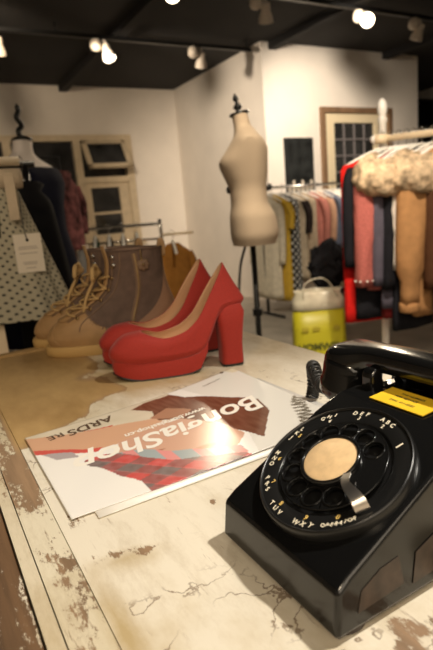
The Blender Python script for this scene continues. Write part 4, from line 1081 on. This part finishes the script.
# low chrome rail with clothes under the window
lc_ = thing('clothes_rack', 'low chrome clothes rack below the window, behind the boots', 'clothes rack', (.95, 4.05, 0), R(-32))
bm = bmesh.new(); tube(bm, smooth_path([(.0,0,0),(.0,0,.93),(.01,0,.96),(.05,0,.97),(.73,0,.97),(.77,0,.96),(.78,0,.93),(.78,0,0)], 4), .012, 10); tube(bm, [(0,0,.86),(.78,0,.86)], .008, 10); obj('frame', bm, M['chrome'], lc_)
for x in (.0, .78):
    bm = bmesh.new(); tube(bm, [(x,-.22,.012),(x,.22,.012)], .012, 10); obj('foot', bm, M['chrome'], lc_)
bm = bmesh.new(); tube(bm, [(.78,0,.885),(1.02,0,.885)], .010, 10); obj('side_arm', bm, M['rail_wood'], lc_)
cols = [('white_cloth', 'white top'), ('grey_cloth', 'grey top'), (None, 'dark green top'), ('blackx', 'black top'), ('brownx', 'dark brown top'), ('cream_cloth', 'cream top'), ('ochre2', 'rust brown jacket')]
M['green_dark'] = cloth('dark_green_cloth', (.02,.07,.04)); M['rust'] = cloth('rust_brown_cloth', (.36,.16,.035))
for i, (k, lab) in enumerate(cols):
    mt = {None: M['green_dark'], 'blackx': M['black_cloth'], 'brownx': N_['brown'], 'ochre2': M['rust']}.get(k) or F_.get(k)
    x = .07+.105*i if i < 6 else .86
    dv = Vector((math.cos(R(-32)), math.sin(R(-32)), 0)); zr = .97 if i < 6 else .885
    p = Vector((.95, 4.05, 0))+dv*x+Vector((0,0,zr+.012))
    hanger(p, R(-32+90+12), 'white hanger on the low rack under the '+lab, 'hangers on the low rack')
    garment('jacket' if i == 6 else 'top', lab+' hanging on the low chrome rack under the window', 'clothing', 'clothes on the low chrome rack', p, R(-32+90+(12 if i < 6 else -40)), .55, .17, .030, mt, sleeve=.40, sr=.038, amp=.08, ph_=i)

# ------------------------------------------------------------------ light
W = (1, .80, .55)
spot('key_spot', (1.0, .02, 2.45), (.16, .27, .76), 145, 46, (1,.93,.82), .045, .9)
spot('second_spot', (-.9, -.6, 2.45), (.4, .9, .8), 40, 80, (1,.80,.55), .05)
spot('glare_spot', (1.72, 3.28, 2.34), (.35, .6, .8), 26, 60, (1,.82,.58), .05)
spot('front_right_spot', (3.48, 3.32, 2.34), (1.3, 1.2, .8), 80, 80, (1,.82,.58), .05)
spot('coat_spot', (1.2, .7, 2.48), (2.4, 1.8, 1.1), 175, 55, (1,.86,.68), .05)
spot('wall_spot', (3.1, 3.0, 2.45), (4.0, 4.58, 1.5), 230, 85, (1,.85,.68), .06, .9)
spot('corner_spot', (1.3, 4.3, 2.36), (3.31, 5.3, 1.4), 150, 90, (1,.83,.64), .06, .9)
spot('back_wall_spot', (.7, 4.0, 2.42), (1.2, 6.5, 1.5), 62, 110, (1,.79,.56), .06, 1)
spot('form_spot', (.9, .9, 2.5), (1.35, 2.05, 1.25), 120, 50, (1,.84,.62), .05)
al_ = bpy.data.lights.new('room_bounce', 'AREA'); al_.energy = 60; al_.size = 2.5; al_.color = (1,.84,.64)
ao = bpy.data.objects.new('room_bounce', al_); C.objects.link(ao); ao.location = (-.3, -1.6, 2.4); ao.rotation_euler = (R(35), 0, R(-20))
w = bpy.data.worlds.new('World'); bpy.context.scene.world = w; w.use_nodes = True
w.node_tree.nodes['Background'].inputs[0].default_value = (1,.85,.65,1); w.node_tree.nodes['Background'].inputs[1].default_value = .03

# ------------------------------------------------------------------ camera
cam = bpy.data.cameras.new('camera'); co = bpy.data.objects.new('camera', cam); C.objects.link(co)
cam.sensor_fit = 'HORIZONTAL'; cam.sensor_width = 14.9; cam.lens = 14.9*520/433; cam.clip_start = .02
Rr, Uu, Ff = Vector((0.862218,-0.499334,-0.085123)), Vector((0.179938,0.144843,0.972956)), Vector((0.4735,0.854217,-0.214735))
mw = Matrix((Rr, Uu, -Ff)).transposed().to_4x4(); mw.translation = (0, 0, 1.03); co.matrix_world = mw
cam.dof.use_dof = True; cam.dof.focus_distance = .50; cam.dof.aperture_fstop = 4.5; cam.dof.aperture_blades = 6
sc = bpy.context.scene; sc.camera = co
sc.view_settings.view_transform = 'Standard'; sc.view_settings.look = 'None'; sc.view_settings.gamma = 1; sc.view_settings.use_curve_mapping = False
sc.view_settings.exposure = 0.0
sc.cycles.use_denoising = True
